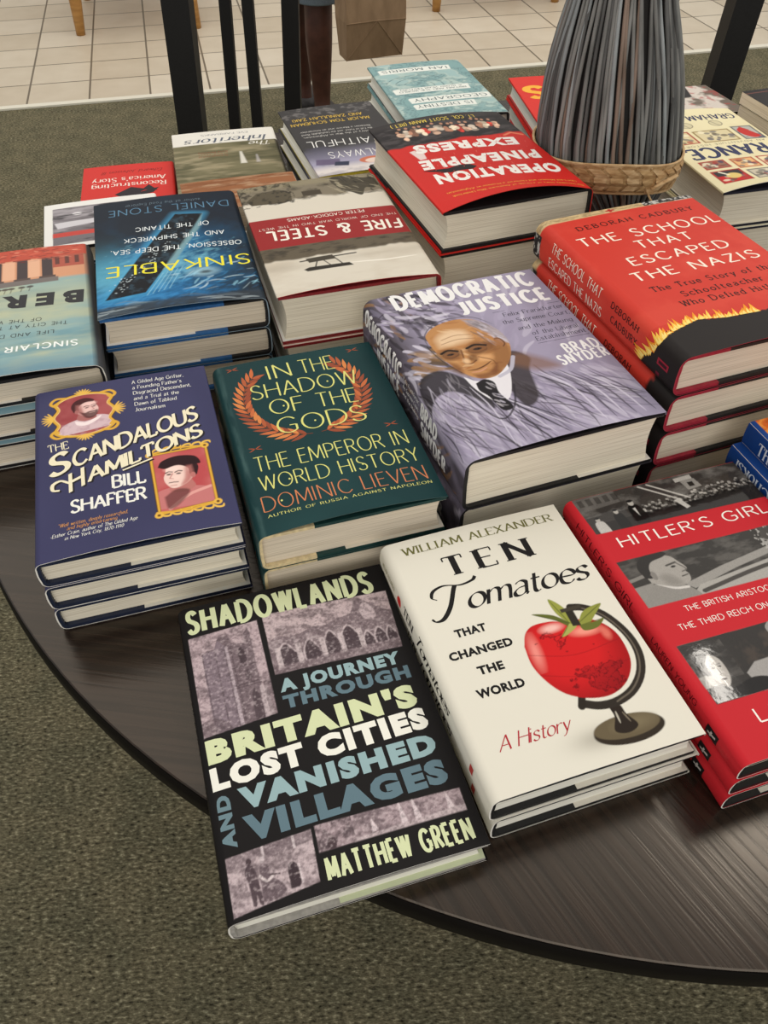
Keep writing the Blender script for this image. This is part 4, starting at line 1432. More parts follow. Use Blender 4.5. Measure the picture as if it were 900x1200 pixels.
def art_justice(cv):
    W = (236, 234, 232)
    rng = np.random.RandomState(12)
    Lv, Gy, Dk, Oc, Wh = (170, 160, 184), (118, 112, 130), (46, 42, 48), (150, 112, 72), (208, 202, 216)
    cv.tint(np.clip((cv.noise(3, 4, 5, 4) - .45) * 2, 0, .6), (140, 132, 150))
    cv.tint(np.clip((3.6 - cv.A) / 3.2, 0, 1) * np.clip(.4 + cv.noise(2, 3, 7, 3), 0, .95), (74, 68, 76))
    if not cv.spine_only:
        strokes(cv, rng, 190, (-5.4, 4, -1, 24), 2.8, .5, [Dk, Gy, Wh, Oc, (92, 84, 92), (54, 48, 54), (40, 36, 40)], 1.1, .85, 1.3)
        strokes(cv, rng, 40, (0, 4.5, 9.5, 14), 2.6, .6, [Oc, (178, 142, 98), Wh, (120, 92, 62), (96, 78, 62)], .5, .95)
        strokes(cv, rng, 60, (4, 17.5, 0, 12), 2.6, .6, [Lv, Wh, (184, 176, 200), (152, 142, 166)], 2.2, .5)
        strokes(cv, rng, 110, (0, 7.5, 0, 6), 2.5, .45, [Dk, Gy, Lv, (90, 82, 94), (56, 50, 60), Wh], .7, .8, 1.6)
        # coat and shoulders
        B = [(-1.5, 24.5), (-1.2, 15.5), (.6, 13.6), (3.0, 12.8), (5.0, 14.6), (7.6, 14.4), (9.4, 13.0), (11.5, 14.8), (14.6, 16.4), (16.0, 18.6), (17.2, 22.5), (17.6, 24.5)]
        cv.spoly(B, (160, 152, 173), soft=.6)
        strokes(cv, rng, 130, (-1, 7, 15, 23), 3.4, .34, [Wh, Lv, (196, 190, 206), (132, 124, 144)], 1.35, .55, .9)
        strokes(cv, rng, 70, (-1, 7, 14, 21), 5.0, .15, [Dk, (70, 64, 76), Gy], 1.2, .95, .7)
        strokes(cv, rng, 110, (7, 16, 15.2, 23), 3.0, .5, [Wh, Lv, (206, 200, 214), (136, 128, 150), (184, 176, 196)], 1.0, .55, 1.0)
        strokes(cv, rng, 46, (7.5, 14.5, 14.6, 20), 5.0, .15, [Dk, (70, 64, 76), Gy, (92, 84, 98)], .95, .95, 1.0)
        cv.spoly([(-.8, 17.5), (-.2, 14.0), (2.0, 12.6), (3.6, 13.6), (5.0, 16.5), (4.8, 19.0), (3.6, 16.8), (2.2, 15.6), (.6, 16.2)], (44, 40, 42), .92, soft=.25)
        cv.spoly([(7.0, 15.2), (8.4, 13.0), (9.6, 12.2), (10.6, 13.6), (9.8, 15.2), (8.8, 18.8), (7.2, 19.4)], (58, 52, 54), .92, soft=.25)
        cv.spoly([(8.2, 13.6), (9.8, 12.6), (11.6, 14.0), (12.6, 15.6), (10.4, 15.4)], (128, 92, 70), .7, soft=.9)
        strokes(cv, rng, 30, (-1, 3.5, 13.0, 17), 2.5, .14, [(150, 144, 150), Wh], 1.6, .5)
        for k in range(8):
            cv.line([(4.0 + .2 * k, 15.6 + .2 * k), (4.6 + .5 * k, 19 + .2 * k), (4.4 + .9 * k, 23.6)], .14, Dk if k % 2 else Wh, .75, smooth=True, taper=True)
        cv.line([(3.2, 16.5), (4.6, 20.3), (6.4, 19.2), (7.6, 16.6)], .18, Dk, .8, smooth=True)
        for k in range(7):
            cv.line([(9.6 + .8 * k, 15.4 + .25 * k), (11.2 + .85 * k, 18.4 + .3 * k), (11.6 + .9 * k, 23.4)], .2, (62, 56, 66) if k % 2 == 0 else (214, 208, 222), .7, smooth=True, taper=True)
        # collar, shirt and tie
        cv.spoly([(4.1, 14.2), (5.2, 15.2), (7.4, 14.4), (8.3, 13.4), (8.0, 15.2), (6.6, 18.0), (5.3, 18.2), (4.4, 16.2)], (226, 222, 226))
        cv.spoly([(4.7, 15.4), (5.6, 15.1), (6.2, 15.8), (6.0, 17.2), (6.3, 19.2), (5.3, 19.4), (5.0, 17.4), (4.6, 16.4)], (36, 33, 36))
        strokes(cv, rng, 14, (4.8, 6, 15.5, 18.8), .7, .14, [Wh, (196, 190, 196)], .9, .8)
        # head
        H = [(3.2, 8.6), (3.4, 7.4), (4.6, 6.4), (6.6, 5.95), (8.4, 6.5), (9.6, 8.2), (10.0, 10.2), (9.5, 12.2), (8.4, 13.8), (6.8, 15.0), (5.4, 14.9), (4.4, 13.8), (3.7, 12.0), (3.3, 10.2)]
        cv.spoly(H, (186, 134, 84))
        cv.clip(smooth_pts(H + H[:1], 5))
        strokes(cv, rng, 90, (3, 10, 6, 15), 1.6, .34, [(206, 160, 108), (170, 112, 64), (222, 186, 142), (150, 94, 54), (196, 140, 84)], .2, .55, 1.2)
        cv.spoly([(3.9, 9.6), (4.1, 8.2), (5.4, 7.5), (6.8, 7.8), (7.0, 9.2), (5.6, 9.6)], (236, 208, 172), .75, soft=.8)
        cv.spoly([(7.4, 6.2), (9.2, 7.0), (10.4, 9.2), (10.2, 11), (9.2, 10.4), (8.8, 9.0), (8.0, 7.6)], (168, 160, 168), .9, soft=.3)
        strokes(cv, rng, 40, (7.4, 9.8, 6.3, 10.2), 1.3, .18, [Wh, (90, 84, 88), (140, 130, 136)], 1.1, .7)
        cv.spoly([(8.2, 11.0), (9.6, 11.0), (9.2, 13.0), (8.0, 14.4), (6.6, 15.0), (7.4, 13.2)], (122, 78, 46), .6, soft=.5)
        cv.clip()
        cv.line([(3.0, 9.6), (3.2, 7.6), (4.6, 6.1), (6.6, 5.6), (8.6, 6.2), (9.8, 7.8)], .16, (96, 90, 100), .8, smooth=True, taper=True)
        cv.line([(2.9, 9.4), (3.3, 11.4), (4.2, 13.6)], .14, (70, 60, 56), .8, smooth=True)
        cv.spoly([(3.3, 10.2), (4.6, 10.0), (5.4, 10.6), (5.0, 11.5), (3.8, 11.6)], (104, 64, 38), .75, soft=.5)
        cv.spoly([(5.9, 10.4), (7.0, 9.8), (8.5, 10.4), (8.2, 11.4), (6.6, 11.7), (5.9, 11.2)], (112, 70, 42), .75, soft=.5)
        cv.spoly([(3.7, 11.8), (4.4, 12.6), (4.3, 13.8), (3.9, 13.0)], (116, 72, 44), .7, soft=.4)
        cv.spoly([(5.0, 14.2), (6.4, 14.3), (7.6, 13.4), (6.9, 14.8), (5.5, 15.0)], (112, 66, 42), .7, soft=.3)
        cv.ell(6.9, 12.3, .75, .5, (222, 170, 118), .7, soft=.4)
        cv.line([(4.4, 8.6), (5.8, 8.3), (7.2, 8.6)], .1, (150, 100, 64), .7, smooth=True)
        cv.line([(4.2, 9.2), (5.8, 8.95), (7.4, 9.3)], .1, (140, 92, 58), .7, smooth=True)
        for a, b, s in ((4.35, 10.85, .62), (6.9, 10.85, .75)):
            cv.ell(a, b, s * 1.15, s * .5, (128, 84, 52), .75, soft=.3)
            cv.ell(a, b + .02, s * .55, s * .24, (60, 44, 36))
            cv.ell(a + .1, b + .05, s * .13, s * .13, (18, 14, 14))
            cv.line([(a - s * 1.15, b - .35), (a, b - .62), (a + s * 1.2, b - .25)], .26, (40, 28, 22), 1.0, smooth=True)
            cv.line([(a - s, b + .35), (a, b + .5), (a + s, b + .3)], .1, (104, 66, 42), .8, smooth=True)
            c = np.linspace(0, 2 * math.pi, 20)
            cv.line([(a + s * 1.15 * math.cos(t), b + .08 + s * .72 * math.sin(t)) for t in c], .05, (70, 58, 52), .55)
        cv.line([(5.45, 10.6), (5.2, 11.8), (5.0, 12.4), (5.5, 12.7), (6.1, 12.4)], .16, (112, 68, 42), .85, smooth=True)
        cv.ell(6.0, 12.0, .42, .5, (84, 52, 34), .6, soft=.3)
        cv.ell(5.25, 12.2, .3, .4, (232, 194, 150), .8, soft=.25)
        cv.line([(4.8, 13.5), (5.6, 13.6), (6.5, 13.35), (7.3, 12.9)], .16, (82, 44, 32), .9, smooth=True, taper=True)
        cv.line([(5.0, 13.85), (5.8, 13.95), (6.6, 13.6)], .2, (206, 150, 120), .8, smooth=True, taper=True)
        cv.line([(6.5, 12.0), (7.4, 12.8), (7.5, 13.5)], .14, (120, 76, 46), .7, smooth=True)
        cv.ell(9.2, 10.6, .42, .8, (158, 108, 70), .9, rot=-.2)
        cv.line([(8.95, 10.0), (9.4, 10.1), (9.5, 10.9), (9.2, 11.3)], .12, (84, 54, 38), .85, smooth=True)
        cv.line([(7.0, 15.2), (8.3, 14.6), (9.3, 13.0)], .36, (186, 182, 196), .9, smooth=True)
    else:
        strokes(cv, rng, 60, (-5, 2, -1, 24), 3.0, .7, [Dk, Gy, Wh, Lv, (70, 64, 72)], 1.2, .6)
    sp = -cv.sp
    cv.txt("DEMOCRATIC", -1.95, .7, -1.95, 10.2, 1.55, font=(.25, .2, 0, 0, .7), col=W, track=.27, spine=True)
    cv.txt("JUSTICE", -3.95, 4.0, -3.95, 10.0, 1.5, font=(.25, .2, 0, 0, .7), col=W, track=.27, spine=True)
    for i, t in enumerate(("Felix Frankfurter,", "the Supreme Court,", "and the Making")):
        cv.txt(t, -1.5 - .75 * i, 10.9, -1.5 - .75 * i, 14.6, .42, 'book', W, spine=True, slant=.15)
    cv.txt("BRAD", -2.3, 15.0, -2.3, 18.6, 1.35, font=(.25, .2, 0, 0, .7), col=W, track=.27, spine=True)
    cv.txt("SNYDER", -4.1, 15.2, -4.1, 20.6, 1.35, font=(.25, .2, 0, 0, .7), col=W, track=.27, spine=True)
    if cv.spine_only:
        return
    cv.txt("DEMOCRATIC", 2.37, 2.62, 16.74, 2.74, 2.3, (.25, .2, 0, 0, .7), W, track=.27, layer=1)
    cv.txt("JUSTICE", 7.9, 5.42, 16.85, 5.6, 2.0, (.25, .2, 0, 0, .7), W, track=.27, layer=1)
    K = (52, 48, 56)
    for t, a0, b0, a1, b1 in (("Felix Frankfurter,", 11.3, 7.08, 17.5, 7.35, ), ("the Supreme Court,", 10.75, 8.2, 17.35, 8.48), ("and the Making", 11.6, 9.52, 17.05, 9.68), ("of the Liberal", 12.46, 10.62, 17.0, 10.75), ("Establishment", 12.38, 11.58, 17.3, 11.66)):
        cv.txt(t, a0, b0, a1, b1, .62, (.1, .05, .2, .07, 1.0), K, slant=.08)
    cv.raw(*ribbon(np.array([(12.3, 11.95), (17.4, 12.0)]), .04, .04), K)
    cv.raw(*ribbon(np.array([(10.6, 6.1), (17.4, 6.3)]), .04, .04), K)
    cv.txt("BRAD", 14.0, 14.1, 17.45, 14.02, 1.35, (.2, .16, 0, 0, .7), W, track=.3)
    cv.txt("SNYDER", 12.75, 15.55, 17.5, 15.5, 1.3, (.2, .16, 0, 0, .7), W, track=.3)


def art_school(cv):
    W, K, T = (244, 232, 214), (52, 30, 28), (204, 178, 132)
    sp = cv.sp

    def border(a):
        return np.interp(a, [-4, -2.6, -1.4, 0, .8, 2.4, 4.4, 6.8, 10, 13, 18], [18.9, 19.4, 20.6, 20.9, 20.6, 20.1, 19.6, 20.2, 20.4, 20.7, 20.5])
    e = border(cv.A) + (cv.noise(.5, 9, 3, 3) - .5) * .9
    cv.tint(np.clip((cv.B - e) * 8, 0, 1), (40, 36, 35))
    head = np.interp(cv.A, [-4, 0, 18], [.95, .95, .75])
    cv.tint(np.clip((head - cv.B) * 8, 0, 1), T)
    cv.tint(np.clip((head - .12 - cv.B) * 8, 0, 1) * np.clip((.52 - cv.noise(.5, .12, 9, 2)) * 6, 0, .55), (126, 100, 70))
    m = (cv.A < -.9) | (cv.A > 11.6)
    cv.tint(m * np.clip((head + .45 * (cv.A < -.9) - .05 - cv.B) * 8, 0, 1), (44, 42, 42))
    cv.tint(m * np.clip((head + .45 * (cv.A < -.9) - .05 - cv.B) * 8, 0, 1) * np.clip((cv.noise(.3, .22, 19, 2) - .5) * 8, 0, 1), (190, 186, 178))
    if not cv.spine_only:
        cv.poly(rect(7.3, .3, 8.3, .52), (176, 40, 40))
        cv.poly(rect(7.65, .12, 7.95, .72), (176, 40, 40))
        cv.tint(np.clip((cv.noise(3, 3, 31, 4) - .5) * 1.2, 0, .25) * (cv.B < 19.5) * (cv.B > 1.2), (226, 92, 72))
        rng = random.Random(3)
        for k in range(46):
            a = -3.0 + (9.8 + 3.0) * k / 45 + rng.uniform(-.1, .1)
            b = float(border(a)) + .25
            h = rng.uniform(.45, 1.5) * (1.15 if a < 0 else 1.0)
            w = rng.uniform(.14, .3)
            lean = rng.uniform(-.1, .45)
            P = [(a - w, b), (a - w * .9, b - h * .35), (a - w * .2 + lean * .4, b - h * .7), (a + lean, b - h), (a + w * .5 + lean * .5, b - h * .55), (a + w, b - h * .25), (a + w, b)]
            cv.shape(P, rng.choice([(242, 170, 54), (236, 150, 40), (248, 198, 84)]))
            P2 = [(a + (x - a) * .5, b + (y - b) * .55) for x, y in P]
            cv.shape(P2, (252, 222, 128), layer=1)
    cv.txt("THE SCHOOL THAT", -1.35, 3.4, -1.35, 12.3, 1.0, (.1, .08, .2, 0, .9), W, track=.2, spine=True)
    cv.txt("ESCAPED THE NAZIS", -2.95, 3.2, -2.95, 12.9, .95, (.1, .08, .2, 0, .9), W, track=.2, spine=True)
    cv.txt("DEBORAH", -1.2, 14.0, -1.2, 18.3, .62, 'slab', K, track=.3, spine=True)
    cv.txt("CADBURY", -2.4, 14.4, -2.4, 18.5, .62, 'slab', K, track=.3, spine=True)
    cv.raw(*ribbon(np.array([(-1.75, 21.5), (-1.75, 23.0)]), .6, .6), (150, 40, 56))
    cv.raw(*ribbon(np.array([(-1.75, 21.7), (-1.75, 22.8)]), .28, .28), (60, 28, 34), layer=1)
    cv.raw(*ribbon(np.array([(-2.9, 21.6), (-2.9, 22.1)]), .4, .4), (110, 36, 50))
    if cv.spine_only:
        return
    cv.txt("DEBORAH CADBURY", 2.8, 3.02, 15.9, 2.98, .72, 'slab', K, track=.42)
    f = (.125, .105, .1, 0, 1.0)
    cv.txt("THE SCHOOL", 1.75, 5.86, 16.85, 5.9, 1.42, f, W, track=.3)
    cv.txt("THAT", 6.5, 8.02, 12.3, 8.1, 1.34, f, W, track=.3)
    cv.txt("ESCAPED", 4.15, 10.5, 14.7, 10.53, 1.36, f, W, track=.3)
    cv.txt("THE NAZIS", 3.0, 12.96, 16.1, 13.0, 1.34, f, W, track=.3)
    cv.txt("The True Story of the", 3.34, 14.96, 15.9, 15.08, .78, 'slab', K, track=.3)
    cv.txt("Schoolteacher", 5.4, 16.48, 13.6, 16.58, .78, 'slab', K, track=.3)
    cv.txt("Who Defied Hitler", 4.4, 17.78, 14.4, 18.0, .78, 'slab', K, track=.3)


def art_sink(cv):
    if cv.spine_only:
        cv.tint(np.clip((cv.noise(3, 3, 2, 3) - .4) * 2, 0, .6), (40, 110, 150))
        cv.txt("SINKABLE", -1.9, 3.0, -1.9, 12.0, 1.1, 'mono', (230, 220, 70), spine=True)
        return
    n = cv.noise(4, 3, 8, 4, rot=-.5)
    n2 = cv.noise(.9, .5, 18, 4, rot=-.4)
    glow = np.exp(-(((cv.A - 10.5) * .8 + (cv.B - 7.5) * .35) / 5.2) ** 2 - ((cv.B - 7.5) / 6.5) ** 2)
    cv.tint(np.clip(glow * 1.2 - .05 + (n - .5) * .9, 0, .95), (30, 110, 160))
    cv.tint(np.clip(glow * 1.3 - .55 + (n2 - .5) * 1.6, 0, .8), (120, 186, 206))
    cv.tint(np.clip(np.exp(-((cv.B - 3.2) / 3.2) ** 2) * np.clip((cv.A - 2) / 4, 0, 1) * .8 + (n2 - .55) * 1.2 - .15, 0, .8) * (cv.B < 9), (40, 128, 190))
    cv.tint(np.clip((cv.B - 13.0) / 7, 0, .85), (26, 34, 46))
    cv.tint(np.clip((cv.A - 11.5) / 4, 0, .7) * np.exp(-((cv.B - 8.5) / 4) ** 2), (92, 168, 190))
    e2 = np.exp(-((cv.A - (16.2 - (cv.B - 3) * .62)) / 1.3) ** 2) * np.clip((21 - cv.B) / 5, 0, 1) * np.clip((cv.B - 8) / 4, 0, 1)
    cv.tint(e2 * .7, (60, 140, 190))
    S = [(15.2, 3.2), (11.8, 10.5), (7.2, 19.7), (4.2, 19.2), (6.0, 14.5), (9.2, 8.0), (11.3, 3.6)]
    cv.line(S + S[:1], .9, (70, 160, 204), .55, soft=.9)
    cv.poly(S, (16, 20, 26), soft=.15)
    cv.poly([(4.2, 19.3), (5.4, 16.4), (8.4, 10.0), (9.4, 7.6), (8.4, 8.2), (6.8, 11.8), (4.9, 15.9)], (126, 160, 164), .8, soft=.25)
    cv.clip(S)
    cv.tint(np.clip((cv.noise(.6, .6, 28, 3) - .5) * 2, 0, .4), (64, 92, 110))
    cv.clip()
    rng = np.random.RandomState(3)
    for k in range(70):
        q = rng.rand()
        a, b = 14.6 - 6.5 * q + 1.5 * (rng.rand() - .5), 3.6 + 9 * q + 1.2 * rng.rand()
        cv.ell(a, b, .07, .06, (214, 228, 232), .8)
    for k in range(5):
        cv.line([(11.2 - .55 * k, 3.0 + .2 * k), (9.4 - .5 * k, 7.0 + .2 * k)], .1, (150, 200, 216), .6)
    strokes(cv, rng, 60, (1, 9, 1.4, 8), 1.6, .22, [(146, 200, 220), (60, 140, 190), (30, 80, 120), (200, 224, 232)], 2.6, .6, 1.2)
    cv.ell(5.4, 6.3, 1.3, .8, (176, 212, 220), .6, soft=.9)
    cv.ell(5.2, 6.2, .6, .3, (40, 44, 48), .8, soft=.3)
    strokes(cv, rng, 30, (10, 16, 0, 2.0), 2.5, .35, [(150, 170, 176), (70, 84, 92), (110, 130, 138), (30, 40, 50)], .1, .6)
    cv.tint(np.clip((1.9 - cv.B) * 1.5, 0, .8), (52, 58, 64))
    strokes(cv, rng, 30, (0, 16, .1, 1.5), 2.8, .22, [(176, 188, 192), (90, 102, 110), (30, 38, 46)], .05, .6, .3)
    cv.txt("SINKABLE", .44, 8.95, 14.98, 9.55, 2.0, (.105, .095, .1, 0, 1.0), (238, 226, 60), track=.22)
    f = (.125, .125, .1, 0, 1.0)
    for t, a0, b0, a1, b1 in (("OBSESSION, THE DEEP SEA,", .85, 12.1, 14.4, 12.95), ("AND THE SHIPWRECK", 2.34, 14.75, 12.96, 15.25), ("OF THE TITANIC", 3.74, 17.25, 11.67, 17.5)):
        cv.txt(t, a0, b0, a1, b1, .88, f, (226, 232, 232), track=.22)
    cv.txt("DANIEL STONE", 1.05, 21.9, 14.38, 22.3, 1.4, (.09, .09, .1, 0, 1.0), (92, 132, 160), track=.25)
    cv.txt("author of the Food Explorer", 4.1, 22.95, 12.5, 23.2, .55, 'mono', (110, 128, 140), track=.22)


def art_fire(cv):
    if cv.spine_only:
        cv.txt("FIRE & STEEL", -2.0, 4.0, -2.0, 15.0, 1.3, 'mono', (236, 228, 214), spine=True)
        return
    n = cv.noise(4, 2, 3, 4)
    near = cv.B < 9.0
    cv.tint(near * np.clip((n - .4) * 1.4, 0, .5), (190, 176, 156))
    shore = 6.6 + (cv.noise(2.2, 9, 4, 3) - .5) * 1.2
    cv.tint(np.clip((cv.B - shore) * 3, 0, 1) * (cv.B < 9.4), (98, 88, 72))
    cv.tint(np.clip((cv.B - shore - .4) * 3, 0, 1) * np.clip((cv.noise(1.2, .5, 6, 4) - .45) * 3, 0, .8) * (cv.B < 9.4), (58, 52, 44))
    cv.tint(np.exp(-((cv.B - 5.2) / .9) ** 2) * .35 * np.clip(cv.noise(5, 1, 9, 2) * 1.6 - .4, 0, 1), (150, 138, 120))
    cv.line([(1.2, 4.1), (4.5, 3.9), (8.5, 4.3)], .22, (240, 234, 222), .9, taper=True)
    # seaplane seen from behind, printed upright for the reader of the cover
    D = (50, 46, 40)
    cv.poly([(8.0, 3.7), (12.7, 3.75), (13.0, 4.2), (12.4, 4.5), (8.3, 4.35)], D)
    cv.line([(7.2, 6.1), (13.0, 5.9)], .22, D)
    cv.line([(9.0, 4.3), (9.6, 6.0)], .14, D)
    cv.line([(11.8, 4.3), (11.2, 6.0)], .14, D)
    cv.line([(10.2, 4.3), (10.9, 6.0)], .12, D)
    cv.poly([(9.4, 5.5), (12.2, 5.4), (12.4, 6.3), (9.6, 6.4)], (70, 64, 54))
    cv.poly([(0, 9.12), (17, 9.4), (17, 15.9), (0, 15.55)], (150, 42, 42))
    # far part: vehicles, trees and a carved eagle over a pale sky
    far = cv.B > 15.9
    cv.tint(far * np.clip((cv.B - 19.4 + (cv.noise(2, 9, 12, 3) - .5) * 1.5) * 1.5, 0, .9), (112, 102, 82))
    cv.tint(far * np.clip((cv.noise(1.2, .8, 13, 4) - .5) * 3, 0, .8) * (cv.B > 19.2), (58, 52, 42))
    cv.tint(far * np.clip((cv.B - 22.6), 0, .7), (146, 136, 110))
    cv.poly([(10.8, 21.6), (11.0, 19.6), (12.0, 19.2), (15.6, 19.6), (16.0, 20.8), (14.6, 22.4), (12.0, 22.6)], (88, 80, 64))
    cv.tint(np.clip((cv.noise(.5, .5, 16, 3) - .5) * 4, 0, .8) * far * (cv.A > 10.5) * (cv.B > 19.0), (44, 40, 34))
    cv.poly(rect(7.4, 20.2, 9.6, 21.4), (70, 62, 50))
    cv.spoly([(.3, 21.3), (1.2, 20.4), (2.2, 20.6), (3.0, 18.9), (4.0, 19.8), (5.2, 21.2), (5.8, 23.6), (4.2, 24.4), (2.2, 23.4), (.6, 23.2)], (72, 66, 54))
    rng = np.random.RandomState(5)
    strokes(cv, rng, 60, (.2, 5.4, 19.2, 23.8), 1.5, .2, [(140, 130, 108), (36, 33, 28), (98, 90, 72), (176, 166, 140)], .9, .8, 1.6)
    W = (240, 232, 218)
    cv.txt("FIRE & STEEL", .68, 12.35, 15.2, 13.0, 2.0, (.17, .16, .1, 0, .95), W, track=.22)
    cv.txt("THE END OF WORLD WAR TWO IN THE WEST", .6, 13.8, 15.9, 13.92, .46, 'mono', W, track=.26)
    cv.txt("PETER CADDICK-ADAMS", 3.9, 15.3, 12.5, 15.32, .6, (.12, .12, 0, 0, 1.0), W, track=.22)


def art_berlin(cv):
    n = cv.noise(5, 1.6, 3, 4)
    cv.tint(np.clip((n - .4) * 2.2, 0, .7), (186, 190, 158))
    cv.tint(np.clip((cv.noise(6, 1.3, 13, 4) - .5) * 2.4, 0, .6), (92, 142, 158))
    cv.tint(np.exp(-((cv.B - 13.2) / 2.6) ** 2) * .45, (206, 198, 150))
    cv.tint(np.clip((3.0 - cv.B) * .3, 0, .7), (98, 136, 156))
    cv.tint(np.clip((cv.B - 16.6) * 2, 0, 1) * .95, (214, 152, 116))
    cv.tint(np.clip(.9 - cv.A, 0, 1) * 1.2 * (cv.A < .7), (66, 68, 72))
    if cv.spine_only:
        return
    R, Dk = (178, 72, 58), (70, 56, 54)
    cv.poly([(3.4, 16.2), (16.3, 16.0), (16.3, 17.3), (3.4, 17.1)], (120, 112, 108))
    cv.poly([(.6, 19.6), (16.3, 17.2), (16.3, 23.6), (.6, 23.6)], R, .0)
    for a in (3.9, 6.4, 9.0, 11.6, 14.2):
        cv.poly(rect(a, 17.2, a + 1.1, 21.6), (76, 66, 66))
        cv.poly(rect(a - .25, 17.1, a + 1.4, 17.5), (92, 78, 74))
        cv.poly(rect(a - .3, 21.2, a + 1.5, 21.8), (150, 76, 62))
    cv.poly(rect(.3, 21.4, 16.3, 23.7), (190, 84, 66))
    cv.poly(rect(.7, 19.0, 3.9, 21.5), (176, 92, 76))
    for a in (1.2, 2.2, 3.2):
        cv.poly(rect(a, 19.6, a + .45, 21.2), Dk, .8)
    rng = np.random.RandomState(7)
    strokes(cv, rng, 150, (.4, 16, 20.8, 23.5), .9, .16, [(222, 122, 96), (120, 48, 44), (206, 96, 76), Dk, (236, 170, 140)], .1, .8, .8)
    for a in (4.5, 7.0, 9.6):
        cv.poly(rect(a + .7, 17.5, a + 1.9, 21.2), (236, 190, 158), .6)
    for a in (6.2, 7.0, 8.0, 8.6, 9.3):
        cv.ell(a, 15.7, .35, .22, Dk, .85)
        cv.line([(a, 15.4), (a + .1, 14.9)], .1, Dk, .7)
    K = (56, 56, 58)
    cv.txt("BER", .95, 13.75, 8.85, 14.35, 2.6, col=K, bold=.055, track=1.5)
    cv.txt("LIN", 9.9, 14.42, 15.6, 14.85, 2.6, col=K, bold=.055, track=1.5)
    for t, a0, b0, a1, b1 in (("OF THE WORLD", 5.1, 9.42, 11.6, 10.05), ("THE CITY AT THE CENTER", 2.75, 8.2, 13.8, 9.2), ("LIFE AND DEATH IN", 4.0, 6.85, 12.6, 7.5)):
        cv.txt(t, a0, b0, a1, b1, .58, (.11, .11, 0, 0, 1.0), K, track=.3)
    cv.txt("SINCLAIR MCKAY", 1.9, 4.58, 14.4, 5.3, .92, (.17, .15, .1, 0, 1.0), (240, 244, 240), track=.3)


def art_pine(cv):
    if cv.spine_only:
        cv.txt("OPERATION PINEAPPLE EXPRESS", -2.2, 2.5, -2.2, 17.5, 1.2, col=(240, 236, 228), bold=.05, spine=True)
        return
    e = 16.4 + (cv.noise(2.0, 9, 3, 3) - .5) * 1.1
    cv.tint(np.clip((cv.B - e) * 3, 0, 1), (40, 37, 38))
    cv.tint(np.clip((cv.B - e) * 3, 0, 1) * np.clip((cv.noise(1.5, .8, 5, 4) - .45) * 2.5, 0, .6), (86, 80, 80))
    rng = np.random.RandomState(6)
    for k in range(16):
        a = 2.2 + .82 * k + .4 * rng.rand()
        b = 18.6 + .8 * rng.rand()
        c = [(214, 176, 150), (196, 60, 48), (226, 206, 180), (168, 120, 96), (206, 190, 172)][k % 5]
        for _ in range(5):
            cv.ell(a + .6 * (rng.rand() - .5), b + 1.6 * (rng.rand() - .3), .25 + .2 * rng.rand(), .3 + .25 * rng.rand(), tuple(np.clip(np.array(c) * (.7 + .5 * rng.rand()), 0, 255)), .9)
        cv.ell(a + .3, b + 1.9, .2, .26, (190, 140, 112), .9)
    cv.tint(np.clip((cv.B - 21.6), 0, .8), (58, 54, 54))
    cv.line([(.7, 15.5), (1.9, 16.4), (3.0, 15.8)], .35, (236, 150, 110), .7)
    cv.poly([(13.8, 15.4), (15.4, 15.0), (15.0, 12.5), (14.2, 12.6)], (238, 226, 220), .85)
    W = (244, 238, 230)
    Y = (236, 178, 74)
    for t, a0, b0, a1, b1, cap in (("OPERATION", 1.0, 6.9, 15.2, 8.4, 2.75), ("PINEAPPLE", 1.5, 11.0, 15.4, 12.3, 2.6), ("EXPRESS", 2.2, 15.05, 14.6, 16.4, 2.4)):
        cv.txt(t, a0, b0, a1, b1, cap, col=W, bold=.055, track=1.2)
    for k in range(150):
        a, b = 1.2 + 14 * rng.rand(), 5 + 11 * rng.rand()
        V, F = ribbon(np.array([(a, b), (a + .35 * (rng.rand() - .5), b + .5 * rng.rand())]), .09, .05)
        cv.raw(V, F, (214, 92, 76), layer=1)
    cv.txt("The Incredible Story of a Group of Americans Who Undertook", .8, .9, 15.4, 2.6, .42, 'book', Y)
    cv.txt("One Last Mission and Honored a Promise in Afghanistan", 1.2, 1.9, 15.6, 3.6, .42, 'book', Y)
    D = (38, 34, 36)
    H = [(9.9, 8.5), (10.6, 8.0), (12.0, 8.2), (13.2, 8.1), (15.6, 9.5), (15.9, 9.7), (14.6, 9.5), (13.0, 9.2), (11.6, 9.6), (10.4, 9.3)]
    cv.shape(H, D, layer=2)
    cv.raw(*ribbon(np.array([(9.0, 7.7), (14.5, 8.5)]), .12, .12), D, layer=2)
    cv.txt("LT. COL. SCOTT MANN (RET.)", 4.2, 22.35, 15.0, 22.6, .75, (.14, .11, .1, 0, .95), (226, 200, 84), track=.22)


